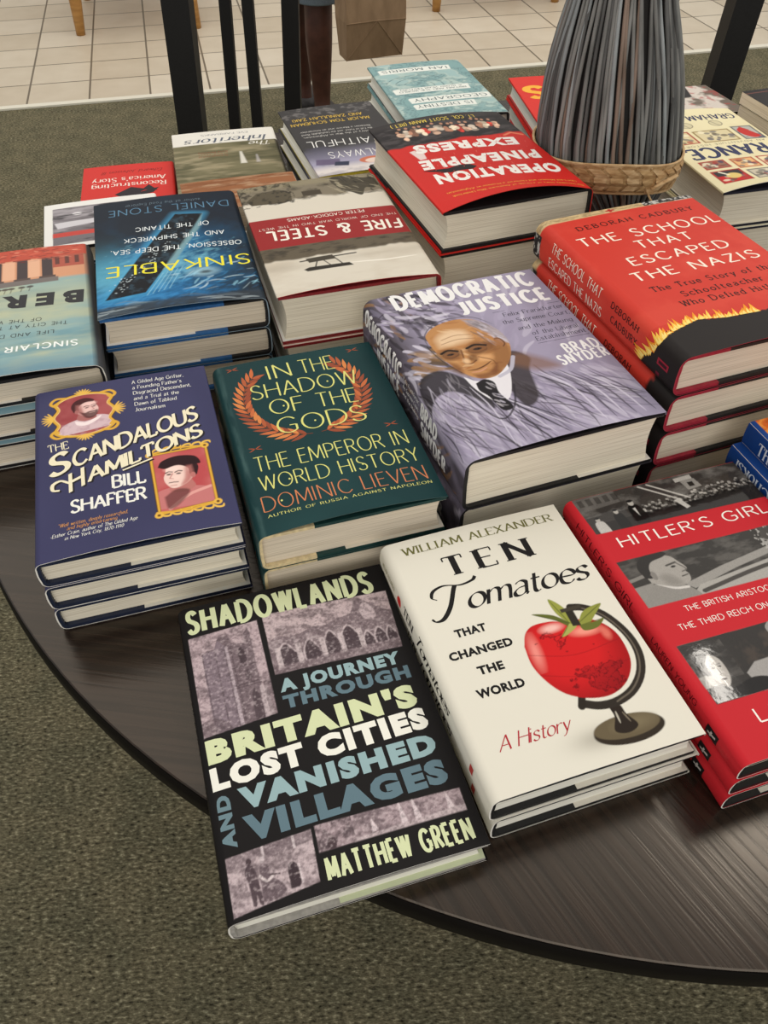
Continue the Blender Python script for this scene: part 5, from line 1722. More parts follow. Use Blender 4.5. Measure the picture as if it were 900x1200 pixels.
def art_france(cv):
    N, R, Cm, Gr = (58, 62, 92), (166, 60, 52), (230, 220, 178), (120, 116, 108)
    cv.txt("FRANCE", -2.0, 3.0, -2.0, 11.0, 1.2, 'fat', N, spine=True)
    if cv.spine_only:
        return
    cv.tint(np.clip((cv.noise(3, 3, 2, 3) - .45) * .6, 0, .2), (206, 190, 146))
    fr = [((13.9, 5.95), (10.4, 8.3), R, (150, 110, 92)), ((13.9, 1.8), (9.9, 5.35), R, (196, 44, 46)), ((9.7, 5.3), (6.5, 8.2), (178, 96, 62), (226, 176, 122)), ((9.4, 1.75), (6.3, 4.7), Gr, (200, 190, 168)),
          ((6.0, 5.3), (3.0, 8.2), R, (232, 214, 176)), ((5.9, 1.7), (2.6, 4.7), (80, 84, 104), (188, 178, 150)), ((9.9, 13.5), (4.6, 17.2), (150, 128, 82), (214, 200, 160)), ((4.0, 13.4), (.9, 17.7), (96, 96, 96), (176, 176, 168)), ((13.9, 13.6), (10.4, 17.4), R, (214, 196, 150))]
    rng = np.random.RandomState(4)
    for (a0, b0), (a1, b1), c, d in fr:
        a0, a1 = min(a0, a1), max(a0, a1)
        b0, b1 = min(b0, b1), max(b0, b1)
        cv.poly(rect(a0, b0, a1, b1), c)
        cv.poly(rect(a0 + .25, b0 + .25, a1 - .25, b1 - .25), d)
        for k in range(16):
            cv.ell(a0 + .5 + (a1 - a0 - 1) * rng.rand(), b0 + .5 + (b1 - b0 - 1) * rng.rand(), .15 + .4 * rng.rand(), .12 + .3 * rng.rand(), [N, Gr, (236, 226, 196), R, (90, 80, 70)][rng.randint(5)], .75)
    cv.poly(rect(10.2, 3.8, 13.6, 5.1), (60, 56, 58))
    cv.ell(11.6, 3.6, .9, .8, (222, 196, 120))
    cv.line([(12.1, 4.0), (12.8, 5.0)], .3, (236, 228, 206))
    cv.spoly([(1.2, 14.2), (2.4, 13.8), (3.4, 14.8), (3.6, 16.4), (2.6, 17.2), (1.9, 16.0)], (190, 52, 48))
    for a in (5.2, 9.6, 12.6):
        cv.ell(a, 19.2, .9, .9, (206, 196, 160))
        cv.line([(a + .9 * math.cos(t), 19.2 + .9 * math.sin(t)) for t in np.linspace(0, 6.28, 16)], .12, (110, 104, 92), .9)
        cv.line([(a - .2, 18.3), (a + .6, 20.2)], .1, (110, 104, 92))
    cv.txt("FRANCE", 1.0, 9.0, 13.9, 9.0, .01, 'fat', N)
    cv.txt("FRANCE", .7, 12.0, 13.9, 12.0, 2.9, (.24, .15, .1, .1, 1.0), N, track=.24)
    cv.txt("AN ADVENTURE HISTORY", 1.6, 13.1, 13.5, 13.1, .5, 'mono', (92, 84, 70), track=.35)
    cv.txt("GRAHAM ROBB", 1.2, 22.0, 13.6, 22.0, 1.5, (.2, .12, .1, .08, 1.0), N, track=.24)


def art_map(cv):
    if cv.spine_only:
        return
    n = cv.noise(3, 2.5, 4, 4)
    cv.tint(np.clip((n + (cv.A - 2.5) * .06 - .52) * 9, 0, 1) * (cv.B < 13.5), (206, 196, 186))
    cv.tint(np.clip((cv.noise(1, 1, 9, 3) - .6) * 5, 0, .6) * (cv.B < 13), (166, 60, 60))
    cv.poly([(5.2, 6.8), (12, 6.5), (12, 12.3), (3.6, 12.0)], (52, 50, 50))
    cv.tint(np.clip((cv.B - 14.6) * 4, 0, 1), (176, 128, 86))
    cv.txt("JOHN", 6.4, 11.0, 9.4, 11.0, .9, 'book', (200, 196, 188))


def art_black(cv):
    W = (228, 222, 212)
    cv.line([(0, 21.0), (15, 21.0)], .12, (150, 90, 80))
    if cv.spine_only:
        return
    cv.txt("H", 10.6, 19.6, 11.9, 19.6, 1.5, 'serif', W)
    cv.ell(10.6, 16.4, 1.2, 1.0, (190, 60, 48))


def art_faithful(cv):
    if cv.spine_only:
        cv.txt("ALWAYS FAITHFUL", -1.3, 3, -1.3, 15, .8, 'mono', (230, 226, 220), spine=True)
        return
    cv.tint(np.clip((8.4 - cv.B) / 5, 0, .95), (160, 156, 178))
    cv.tint(np.clip((3.2 - cv.B) / 2, 0, .9), (222, 214, 208))
    cv.tint(np.clip((cv.noise(3, 2, 3, 4) - .45) * 2, 0, .4) * (cv.B < 9), (90, 88, 110))
    cv.poly([(10.5, 2.6), (13.6, 3.4), (13.2, 5.0), (10.2, 4.3)], (96, 84, 112), .9)
    cv.poly([(9.6, 2.0), (11.4, 2.5), (11.0, 3.6), (9.2, 3.2)], (52, 56, 76))
    cv.ell(6.2, 2.9, 1.7, 1.0, (196, 112, 84))
    cv.ell(6.0, 2.6, 1.2, .7, (226, 204, 190))
    cv.tint(np.clip((cv.noise(.8, .7, 13, 3) - .55) * 4, 0, .7) * (cv.B > 19.4), (120, 116, 114))
    W, Y = (232, 230, 226), (214, 178, 74)
    cv.txt("ALWAYS", 4.2, 6.1, 11.2, 6.7, 1.9, 'mono', W, track=.22)
    cv.txt("FAITHFUL", 3.2, 10.0, 13.0, 10.9, 2.0, 'mono', W, track=.22)
    for i, t in enumerate(("A Story of the War in Afghanistan,", "the Fall of Kabul, and the Unshakable Bond", "Between a Marine and an Interpreter")):
        cv.txt(t, 3.0, 12.3 + .95 * i, 13.0, 12.6 + .95 * i, .5, 'book', (206, 202, 196))
    cv.txt("MAJOR TOM SCHUEMAN", 2.2, 17.4, 13.6, 17.6, .95, (.14, .12, .1, .06, 1.0), Y, track=.22)
    cv.txt("AND ZAINULLAH ZAKI", 2.8, 19.0, 13.0, 19.2, .95, (.14, .12, .1, .06, 1.0), Y, track=.22)


def art_morris(cv):
    if cv.spine_only:
        return
    n = cv.noise(3.2, 2.6, 5, 4)
    cv.tint(np.clip((n - .4) * 2.4, 0, .8), (160, 188, 186))
    for c in (.42, .5, .58):
        cv.tint(np.exp(-((n - c) / .018) ** 2) * .5, (66, 98, 104))
    for r in (2.6, 4.2, 5.8):
        cv.line([(9.8 + r * math.cos(t) * .9, 13.2 + r * math.sin(t) * .8) for t in np.linspace(.4, 5.6, 30)], .2, (74, 104, 110), .75)
    cv.tint(np.exp(-((n - .63) / .05) ** 2) * .5, (196, 208, 196))
    Wp, K = (228, 230, 222), (86, 106, 108)
    for a0, b0, a1, b1 in ((2.6, 19.3, 14.4, 21.2), (2.3, 10.4, 14.3, 12.4), (.3, 6.3, 13.0, 8.3), (3.6, 3.7, 13.0, 5.6)):
        cv.poly([(a0 + .2, b0), (a1, b0 - .1), (a1 + .1, b1 - .3), (a1 - .2, b1), (a0, b1 + .1)], Wp)
    cv.txt("IAN MORRIS", 3.2, 20.75, 13.9, 20.85, 1.0, 'book', K, layer=1, track=.25)
    cv.txt("BRITAIN AND THE WORLD:", 3.0, 11.35, 13.6, 11.35, .5, 'book', K, layer=1)
    cv.txt("A 10,000 YEAR HISTORY", 3.4, 12.15, 13.4, 12.15, .5, 'book', K, layer=1)
    cv.txt("GEOGRAPHY", 1.0, 5.2 + 2.7, 12.4, 5.2 + 2.7, 1.1, 'book', K, layer=1, track=.25)
    cv.txt("IS DESTINY", 4.2, 5.3, 12.6, 5.3, 1.1, 'book', K, layer=1, track=.25)


def art_redyellow(cv):
    if cv.spine_only:
        return
    cv.txt("S", 8.0, 18.6, 11.4, 18.6, 4.6, 'heavy', (240, 178, 62))


def art_inheritors(cv):
    n = cv.noise(5, 1.1, 4, 4)
    cv.tint((cv.B < 17.2) * np.clip((n - .4) * 2.4, 0, .9), (84, 82, 58))
    cv.tint((cv.B < 17.2) * np.clip((cv.noise(3, .9, 14, 3) - .5) * 2.4, 0, .7), (166, 154, 124))
    cv.tint((cv.B < 17.2) * np.clip((.55 - cv.A) * 3, 0, .9) * (cv.A > -.3), (52, 48, 42))
    cv.tint(np.clip((cv.B - 17.2) * 6, 0, 1), (226, 222, 212))
    if cv.spine_only:
        return
    cv.poly([(5.2, 9.5), (5.6, 13.6), (5.9, 13.6), (6.1, 9.5)], (226, 222, 210), .85, soft=.25)
    cv.poly([(3.3, 9.5), (3.5, 12.2), (3.7, 12.2), (3.9, 9.5)], (196, 190, 190), .6, soft=.25)
    for i, t in enumerate(("An Intimate Portrait", "of South Africa's", "Racial Reckoning")):
        cv.txt(t, 7.6, 12.9 + .7 * i, 11.8, 12.9 + .7 * i, .35, 'book', (150, 74, 48))
    cv.txt("The", 1.0, 16.9, 4.2, 16.9, 1.4, (.14, .06, .2, .07, 1.0), (226, 222, 212), slant=.25)
    cv.txt("Inheritors", 1.4, 19.2, 13.4, 19.2, 1.9, (.14, .05, .2, .09, 1.0), (92, 98, 110), slant=.25)
    cv.txt("EVE FAIRBANKS", 4.0, 20.9, 11.0, 20.9, .6, 'book', (150, 150, 150))


def art_recon(cv):
    if cv.spine_only:
        return
    W = (240, 226, 214)
    cv.txt("Reconstructing", 1.2, 15.7, 11.4, 15.7, 1.35, (.15, .06, .2, .08, 1.0), W)
    cv.txt("America's Story", 1.2, 17.6, 11.4, 17.6, 1.35, (.15, .06, .2, .08, 1.0), W)
    cv.txt("Edward Johnson III", 1.6, 19.9, 10.0, 19.9, .9, (.09, .05, .2, .05, 1.0), (96, 34, 32), slant=.25)
    D = (46, 40, 44)
    cv.shape([(8.2, 12.2), (6.0, 14.2), (3.8, 13.2), (4.8, 12.4), (2.2, 13.6), (3.0, 12.0), (5.2, 11.2), (7.0, 11.0)], D)
    cv.shape([(3.6, 14.6), (2.4, 12.6), (4.6, 13.0)], D, layer=1)


def art_whitephoto(cv):
    if cv.spine_only:
        return
    cv.clip(rect(1.0, .8, 13.0, 10.6))
    cv.poly(rect(1.0, .8, 13.0, 10.6), (118, 112, 116))
    cv.tint(np.clip((cv.noise(4, .9, 3, 4) - .42) * 3, 0, .8), (176, 170, 174))
    cv.tint(np.clip((cv.noise(2, .8, 13, 4) - .5) * 3, 0, .8), (58, 55, 58))
    cv.poly([(8.0, 5.6), (12.4, 5.0), (12.8, 6.6), (8.0, 6.8)], (206, 202, 206))
    cv.ell(10.0, 8.6, .6, .4, (226, 222, 224))
    cv.line([(8.2, 8.6), (12.4, 8.4)], .2, (60, 58, 60))
    cv.clip()
    cv.poly(rect(1.0, 2.8, 13.0, 3.9), (196, 74, 66))


def art_brown(cv):
    cv.tint(np.clip((cv.noise(4, .7, 3, 4) - .4) * 2, 0, .8), (120, 74, 46))
    cv.tint(np.clip((cv.noise(2, .5, 13, 4) - .52) * 3, 0, .8), (184, 150, 118))


def art_blue(cv):
    cv.txt("The", -1.85, 1.9, -1.85, 4.2, 1.15, 'serif', (210, 220, 232), spine=True)
    if cv.spine_only:
        return
    cv.tint((cv.A > .55) * np.ones(cv.A.shape), (206, 98, 38))
    cv.tint((cv.A > .55) * np.clip((cv.noise(.6, .4, 4, 4) - .48) * 5, 0, .9), (232, 150, 66))
    cv.tint((cv.A > .55) * np.clip((cv.noise(.5, .5, 14, 3) - .55) * 5, 0, .8), (140, 58, 26))


def art_blue_low(cv):
    # second paperback of the pile: its spine is read from the other end
    cv.txt("Choksi", -.65, 5.6, -.65, 1.2, 1.15, 'serif', (210, 220, 232), spine=True)


# ------------------------------------------------------------------ setting: carpet, tiles, metal strip
def strip_y(x):                       # far edge of the carpet, slightly askew to the camera
    return 3.995 + 0.2315 * x


def carpet_material():
    m = material('loop_pile_carpet', (80, 76, 58), 0.95, spec=0.1)
    tc = nd(m, 'ShaderNodeTexCoord')
    mp = nd(m, 'ShaderNodeMapping')
    mp.inputs['Rotation'].default_value = (0, 0, math.radians(-8))
    mp.inputs['Scale'].default_value = (110, 230, 1)
    lk(m, tc.outputs['Object'], mp.inputs[0])
    n1 = nd(m, 'ShaderNodeTexNoise')
    n1.inputs['Scale'].default_value = 1.0
    n1.inputs['Detail'].default_value = 5
    n1.inputs['Roughness'].default_value = 0.65
    lk(m, mp.outputs[0], n1.inputs['Vector'])
    rp = nd(m, 'ShaderNodeValToRGB')
    els = rp.color_ramp.elements
    els[0].position, els[0].color = 0.32, lin4((38, 35, 27))
    els[1].position, els[1].color = 0.68, lin4((176, 170, 142))
    k = els.new(0.44)
    k.color = lin4((94, 89, 71))
    k = els.new(0.56)
    k.color = lin4((121, 115, 93))
    lk(m, n1.outputs['Fac'], rp.inputs[0])
    n2 = nd(m, 'ShaderNodeTexNoise')
    n2.inputs['Scale'].default_value = 14
    n2.inputs['Detail'].default_value = 3
    lk(m, tc.outputs['Object'], n2.inputs['Vector'])
    mx = nd(m, 'ShaderNodeMixRGB', blend_type='MULTIPLY')
    mx.inputs[0].default_value = 0.5
    r2 = nd(m, 'ShaderNodeValToRGB')
    r2.color_ramp.elements[0].position, r2.color_ramp.elements[0].color = 0.35, (0.62, 0.66, 0.62, 1)
    r2.color_ramp.elements[1].position, r2.color_ramp.elements[1].color = 0.62, (1.12, 1.08, 1.0, 1)
    lk(m, n2.outputs['Fac'], r2.inputs[0])
    lk(m, rp.outputs[0], mx.inputs[1])
    lk(m, r2.outputs[0], mx.inputs[2])
    lk(m, mx.outputs[0], bsdf(m).inputs['Base Color'])
    bp = nd(m, 'ShaderNodeBump')
    bp.inputs['Strength'].default_value = 0.9
    bp.inputs['Distance'].default_value = 0.006
    lk(m, n1.outputs['Fac'], bp.inputs['Height'])
    lk(m, bp.outputs[0], bsdf(m).inputs['Normal'])
    return m


def tile_material():
    m = material('beige_floor_tiles', (206, 196, 176), 0.38, spec=0.4)
    tc = nd(m, 'ShaderNodeTexCoord')
    br = nd(m, 'ShaderNodeTexBrick')
    br.offset = 0.0
    br.squash = 1.0
    br.inputs['Scale'].default_value = 1.0
    br.inputs['Brick Width'].default_value = 0.26
    br.inputs['Row Height'].default_value = 0.26
    br.inputs['Mortar Size'].default_value = 0.0045
    br.inputs['Mortar Smooth'].default_value = 0.1
    br.inputs['Color1'].default_value = lin4((196, 183, 162))
    br.inputs['Color2'].default_value = lin4((212, 201, 182))
    br.inputs['Mortar'].default_value = lin4((112, 102, 88))
    lk(m, tc.outputs['Object'], br.inputs['Vector'])
    ns = nd(m, 'ShaderNodeTexNoise')
    ns.inputs['Scale'].default_value = 9
    ns.inputs['Detail'].default_value = 5
    lk(m, tc.outputs['Object'], ns.inputs['Vector'])
    mx = nd(m, 'ShaderNodeMixRGB', blend_type='SOFT_LIGHT')
    mx.inputs[0].default_value = 0.25
    lk(m, br.outputs['Color'], mx.inputs[1])
    lk(m, ns.outputs['Fac'], mx.inputs[2])
    lk(m, mx.outputs[0], bsdf(m).inputs['Base Color'])
    return m


ang = math.atan(0.2315)
v = [(-4, -2.5, 0), (4.5, -2.5, 0), (4.5, strip_y(4.5), 0), (-4, strip_y(-4), 0), (-4, -2.5, -.02), (4.5, -2.5, -.02), (4.5, strip_y(4.5), -.02), (-4, strip_y(-4), -.02)]
fc = [(0, 1, 2, 3), (7, 6, 5, 4), (0, 4, 5, 1), (1, 5, 6, 2), (2, 6, 7, 3), (3, 7, 4, 0)]
structure(mesh_obj('floor', v, fc, carpet_material(), scale=1.0), 'olive brown loop pile carpet under the round table', 'carpet')
L0 = 8.0
ft = MB()
ft.box(-L0, L0, 0.0, 5.5, -.02, .0)
tiles = ft.build('floor_tiles', tile_material())
tiles.location = (0, strip_y(0) + .02, 0)
tiles.rotation_euler = (0, 0, ang)
structure(tiles, 'beige square floor tiles beyond the carpet', 'tile floor')
ft = MB()
ft.box(-4.2, 4.6, -.018, .018, -.004, .007)
strip_o = ft.build('trim_1', material('pale_metal_strip', (226, 222, 206), 0.4, spec=0.6))
strip_o.location = (0, strip_y(0), 0)
strip_o.rotation_euler = (0, 0, ang)
structure(strip_o, 'pale edge strip between carpet and tiles', 'floor strip')


m = MB()
m.box(-8, 8, 0, .12, 0, 3.2)
wall = m.build('wall_back', noisy('warm_white_wall', (206, 198, 184), (198, 190, 176), (3, 3, 3), 0.8, 0.02))
wall.location = (0, 9.3, 0)
wall.rotation_euler = (0, 0, ang)
structure(wall, 'warm white wall at the far end of the tiled cafe floor', 'wall')


# ------------------------------------------------------------------ round display table
def table_wood():
    m = material('dark_espresso_veneer', (48, 36, 33), 0.2, spec=0.5)
    tc = nd(m, 'ShaderNodeTexCoord')
    bsdf(m).inputs['Specular Tint'].default_value = (1.0, 0.9, 0.78, 1)
    sep = nd(m, 'ShaderNodeSeparateXYZ')
    lk(m, tc.outputs['Object'], sep.inputs[0])
    # two sheets of veneer with their own grain direction, joined along one line
    cmpn = nd(m, 'ShaderNodeMath', operation='MULTIPLY_ADD')
    cmpn.inputs[1].default_value = 0.55
    cmpn.inputs[2].default_value = 0.14
    lk(m, sep.outputs['Y'], cmpn.inputs[0])
    sub = nd(m, 'ShaderNodeMath', operation='SUBTRACT')
    lk(m, sep.outputs['X'], sub.inputs[0])
    lk(m, cmpn.outputs[0], sub.inputs[1])
    gt = nd(m, 'ShaderNodeMath', operation='GREATER_THAN')
    gt.inputs[1].default_value = -0.05
    lk(m, sub.outputs[0], gt.inputs[0])
    cols = []
    for rot in (8, 58):
        mp = nd(m, 'ShaderNodeMapping')
        mp.inputs['Scale'].default_value = (7, 210, 1)
        ro = nd(m, 'ShaderNodeMapping')
        ro.inputs['Rotation'].default_value = (0, 0, math.radians(rot))
        lk(m, tc.outputs['Object'], ro.inputs[0])
        lk(m, ro.outputs[0], mp.inputs[0])
        ns = nd(m, 'ShaderNodeTexNoise')
        ns.inputs['Scale'].default_value = 1.0
        ns.inputs['Detail'].default_value = 4
        ns.inputs['Distortion'].default_value = 0.4
        lk(m, mp.outputs[0], ns.inputs['Vector'])
        cols.append(ns.outputs['Fac'])
    mx = nd(m, 'ShaderNodeMixRGB')
    lk(m, gt.outputs[0], mx.inputs[0])
    lk(m, cols[0], mx.inputs[1])
    lk(m, cols[1], mx.inputs[2])
    rp = nd(m, 'ShaderNodeValToRGB')
    rp.color_ramp.elements[0].position, rp.color_ramp.elements[0].color = 0.36, lin4((27, 20, 16))
    rp.color_ramp.elements[1].position, rp.color_ramp.elements[1].color = 0.62, lin4((46, 35, 28))
    lk(m, mx.outputs[0], rp.inputs[0])
    lk(m, rp.outputs[0], bsdf(m).inputs['Base Color'])
    mr = nd(m, 'ShaderNodeMapRange')
    mr.inputs['To Min'].default_value = 0.26
    mr.inputs['To Max'].default_value = 0.17
    lk(m, mx.outputs[0], mr.inputs['Value'])
    lk(m, mr.outputs[0], bsdf(m).inputs['Roughness'])
    bp = nd(m, 'ShaderNodeBump')
    bp.inputs['Strength'].default_value = 0.22
    bp.inputs['Distance'].default_value = 0.0008
    lk(m, mx.outputs[0], bp.inputs['Height'])
    lk(m, bp.outputs[0], bsdf(m).inputs['Normal'])
    return m


WOOD = table_wood()
EDGE = material('dark_table_edge', (13, 10, 9), 0.5, spec=0.12)
TCX, TCY, TR = .2460, .8250, .6910
tab = thing('display_table', 'round dark espresso wood table holding all the books', 'table', (TCX, TCY, 0))
m = MB()
m.lathe([(TR - .010, TZ - .030), (TR - .003, TZ - .027), (TR, TZ - .022), (TR, TZ - .008), (TR - .002, TZ - .003)], 160)
shade_auto(m.build('table_edge', EDGE, tab), 60).location = (0, 0, 0)
m = MB()
m.lathe([(TR - .012, TZ - .0295), (TR - .0024, TZ - .0026), (TR - .0022, TZ - .0009), (TR - .0032, TZ), (.001, TZ)], 200)
m.build('table_top', WOOD, tab)
m = MB()
m.lathe([(.09, TZ - .03), (.075, TZ - .08), (.055, TZ - .2), (.05, .3), (.06, .12), (.085, .05)], 40)
shade_auto(m.build('pedestal', EDGE, tab), 40)
m = MB()
m.lathe([(.33, .0), (.34, .012), (.33, .028), (.12, .045), (.085, .055)], 64)
shade_auto(m.build('foot_plate', EDGE, tab), 40)

# ------------------------------------------------------------------ the books
Q = {"shadow": [-4.672, 28.894, 0.294, 2.528, 16.116, 23.379],
     "tomato": [10.034, 33.805, 0.316, 5.3, 14.702, 21.488],
     "girl": [25.654, 37.166, 0.311, 5.7, 15.622, 23.852],
     "hamil": [-20.89, 50.023, 0.288, 7.581, 15.043, 20.829],
     "gods": [-5.417, 53.187, 0.296, 7.65, 15.033, 21.936],
     "justice": [10.378, 59.57, 0.345, 10.78, 17.576, 24.0],
     "school": [27.145, 66.781, 0.351, 14.956, 17.279, 24.105],
     "sink": [-22.131, 79.866, 3.399, 9.929, 15.963, 24.392],
     "fire": [-5.529, 82.552, 3.423, 10.726, 16.53, 24.159],
     "berlin": [-36.722, 70.122, 3.435, 8.5, 16.2, 23.6],
     "pine": [10.413, 93.583, 3.487, 13.765, 17.468, 23.2],
     "france": [44.553, 107.286, 3.383, 9.4, 15.0, 24.0],
     "map": [45.604, 125.941, 3.438, 8.5, 11.0, 10.8],
     "faithful": [-4.912, 114.717, 3.457, 8.0, 14.1, 23.0],
     "morris": [7.943, 132.954, 3.396, 8.0, 15.5, 23.5],
     "redy": [26.908, 125.476, 3.263, 8.4, 12.2, 23.0],
     "white": [-34.887, 96.68, 3.421, 4.8, 14.0, 12.0],
     "black": [60.456, 112.98, 3.421, 11.2, 15.0, 22.0],
     "recon": [-34.684, 108.057, 3.351, 2.4, 12.7, 22.0],
     "inheritors": [-21.811, 116.359, 3.364, 4.0, 15.2, 22.0],
     "brown": [-17.6, 99.2, 3.403, 5.5, 14.5, 8.5],
     "blue": [41.07, 43.908, 0.314, 8.8, 15.2, 22.8]}

stack('hardcover_book', Q['shadow'], 1, 'black hardcover with grey engravings of ruins,', 'hanging over the near table edge', 'ruins books', art_ruins, (30, 28, 28), res=.055,
      board=(176, 172, 166), page=PAGEW, flap_c=(206, 214, 178), fw=9.5, mat='satin', lift=.25, spine_r=.7)
stack('hardcover_book', Q['tomato'], 2, 'white hardcover with a tomato drawn as a globe', 'to the right of the black ruins book', 'tomato globe books', art_tomato, (226, 221, 206), res=.055,
      offs=[(.3, -.1, 0)], board=(26, 26, 27), flap_c=(222, 217, 204), fw=8.6, page=PAGEW, mat='matte', spine_r=.7,
      labels=['white hardcover with a red tomato drawn as a globe, top of two', 'white hardcover lying under the tomato globe cover, bottom of two'])
stack('hardcover_book', Q['girl'], 3, 'red hardcover with black and white photo strips', 'at the right edge of the photo', 'red photo strip books', art_girl, (196, 40, 48), res=.055,
      offs=[(-.0, -.1, .0), (.05, -.2, .0)], board=(26, 25, 25), flap_c=(205, 200, 190), fw=12.5, page=PAGE, mat='satin', bow=.015,
      labels=['red hardcover with three black and white photo strips, top of its stack', 'red spined hardcover in the middle, directly under the photo strip cover', 'red spined hardcover lying on the table beneath two like it, right of the tomato books'])
stack('hardcover_book', Q['hamil'], 3, 'navy hardcover', 'at the left', 'navy portrait books', art_hamiltons, (60, 60, 92), res=.055,
      offs=[(-.05, -.1, 0), (-.1, -.05, .003)], board=(28, 38, 62), flap_c=(228, 224, 212), fw=8.6, page=PAGE, headband=((18, 20, 30), (206, 204, 200)), spine_r=.6, lift=.22,
      labels=['navy hardcover with two gold framed portraits, top of its stack', 'navy edged hardcover in the middle of the stack under the framed portraits', 'navy edged hardcover on the bare table, bottom of the stack with framed portraits'])
stack('hardcover_book', Q['gods'], 2, 'dark green hardcover', 'in the centre', 'green laurel books', art_gods, (24, 56, 58), res=.055,
      offs=[(.0, .1, .0)], board=(22, 62, 60), spine_c=(232, 212, 166), qw=4.4, flap_c=(226, 218, 200), fw=8.3, page=PAGEG, lift=.42, spine_r=.8, edge=(70, 92, 90),
      labels=['dark green hardcover with a copper laurel wreath, top of two', 'hardcover lying under the green laurel wreath cover, bottom of two'])
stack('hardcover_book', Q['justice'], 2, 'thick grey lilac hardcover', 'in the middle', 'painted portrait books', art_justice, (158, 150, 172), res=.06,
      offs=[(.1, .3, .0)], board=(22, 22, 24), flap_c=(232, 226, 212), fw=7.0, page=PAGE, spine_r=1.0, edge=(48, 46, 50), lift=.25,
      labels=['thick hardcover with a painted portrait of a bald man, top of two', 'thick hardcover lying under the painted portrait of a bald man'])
stack('hardcover_book', Q['school'], 4, 'red hardcover with flames', 'right', 'red flame books', art_school, (204, 62, 50), res=.06,
      offs=[(.05, -.1, .002), (.1, -.2, -.002), (.1, -.1, 0)], board=(34, 31, 31), spine_c=(168, 38, 58), qw=4.6, flap_c=(34, 31, 31), fw=9.6, page=PAGEG, spine_r=1.0, lift=.05, edge=(170, 60, 72),
      labels=['red hardcover with a flaming black lower edge and white title, top of its stack', 'red spined hardcover second from the top under the flaming cover', 'red and black edged hardcover third from the top under the flaming cover', 'bottom copy of the stack below the flaming red cover'])
stack('hardcover_book', Q['sink'], 3, 'blue black hardcover', 'left', 'sunken ship books', art_sink, (30, 40, 50), res=.075,
      offs=[(.05, -.1, .002), (.05, -.2, 0)], board=(44, 100, 158), spine_c=(22, 22, 24), qw=4.2, flap_c=(232, 230, 224), fw=8.6, page=PAGEG, headband=((20, 20, 22), (214, 210, 204)), lift=.35, spine_r=.7, edge=(140, 158, 170),
      labels=['dark blue hardcover with a sunken ship and upside down yellow title, top of its stack', 'blue edged hardcover directly under the sunken ship cover', 'bottom copy of the stack under the sunken ship cover'])
stack('hardcover_book', Q['fire'], 2, 'thick grey and red banded hardcover', 'rear', 'seaplane books', art_fire, (214, 206, 190), res=.075,
      offs=[(-.05, .2, .0)], board=(142, 34, 40), flap_c=(232, 228, 218), fw=9.8, page=PAGE, lift=.3, spine_r=.7, edge=(196, 60, 60),
      labels=['thick hardcover with a seaplane and a red title band, top of two', 'thick hardcover lying under the seaplane and red band cover'])
stack('hardcover_book', Q['berlin'], 3, 'pale blue hardcover', 'left edge', 'ruined gate books', art_berlin, (142, 172, 172), res=.075,
      offs=[(.1, 1.0, .0), (.0, 1.6, 0)], board=(24, 22, 24), flap_c=(232, 228, 218), fw=8.5, page=PAGEG, lift=.4, spine_r=.8,
      labels=['pale blue hardcover with a ruined red building, top of its stack', 'black edged hardcover directly under the ruined red building cover', 'black edged hardcover at the bottom under the ruined red building cover'])
stack('hardcover_book', Q['pine'], 3, 'thick red hardcover', 'rear', 'red rescue books', art_pine, (206, 44, 38), res=.085,
      offs=[(.1, .1, .003), (.1, .3, 0)], board=(24, 22, 23), flap_c=(24, 22, 23), fw=9.5, page=PAGE, lift=1.15, liftw=5.0, spine_r=.7, edge=(206, 60, 52),
      labels=['thick red hardcover with a crowd photo and chunky white title, left of the reed vase', 'thick hardcover with a red side edge, second in the stack left of the reed vase', 'bottom copy of the thick red hardcovers left of the reed vase'])
stack('hardcover_book', Q['france'], 2, 'cream hardcover', 'right of the vase', 'cream picture grid books', art_france, (228, 218, 178), res=.09,
      offs=[(.2, .2, 0)], board=(30, 30, 46), flap_c=(228, 222, 204), fw=8.0, page=PAGE, lift=.7, spine_r=.7,
      labels=['cream hardcover with a grid of small coloured pictures, right of the reed vase', 'lower hardcover under the cream picture grid cover, right of the reed vase'])
stack('hardcover_book', Q['map'], 3, 'grey hardcover with a pale map', 'behind the cream book', 'map books', art_map, (112, 102, 92), res=.12, offs=[(.1, .1, 0), (0, .2, 0)],
      labels=['grey hardcover with a pale map and black panel, behind the cream picture grid book', 'hardcover under the pale map cover, middle of three', 'hardcover under the pale map cover, bottom of three'])
stack('hardcover_book', Q['faithful'], 3, 'charcoal hardcover', 'rear', 'charcoal soldier books', art_faithful, (62, 60, 60), res=.1, offs=[(.0, -.8, .004), (.05, .4, -.004)],
      board=(214, 196, 60), flap_c=(220, 216, 208), fw=8, page=PAGEW, spine_r=.6,
      labels=['charcoal hardcover with yellow author names and white title, behind the seaplane book', 'hardcover with a yellow board edge, second under the charcoal cover with yellow names', 'bottom hardcover under the charcoal cover with yellow names'])
stack('hardcover_book', Q['morris'], 3, 'pale teal hardcover', 'rear', 'teal swirl books', art_morris, (128, 162, 162), res=.1, offs=[(.1, .2, 0), (-.1, .1, 0)],
      board=(40, 40, 42), flap_c=(214, 212, 204), fw=8, page=PAGEW, spine_r=.6, lift=.2,
      labels=['pale teal hardcover with swirling lines and white title strips, farthest on the table', 'hardcover under the pale teal swirl cover, middle of three', 'hardcover under the pale teal swirl cover, bottom of three'])
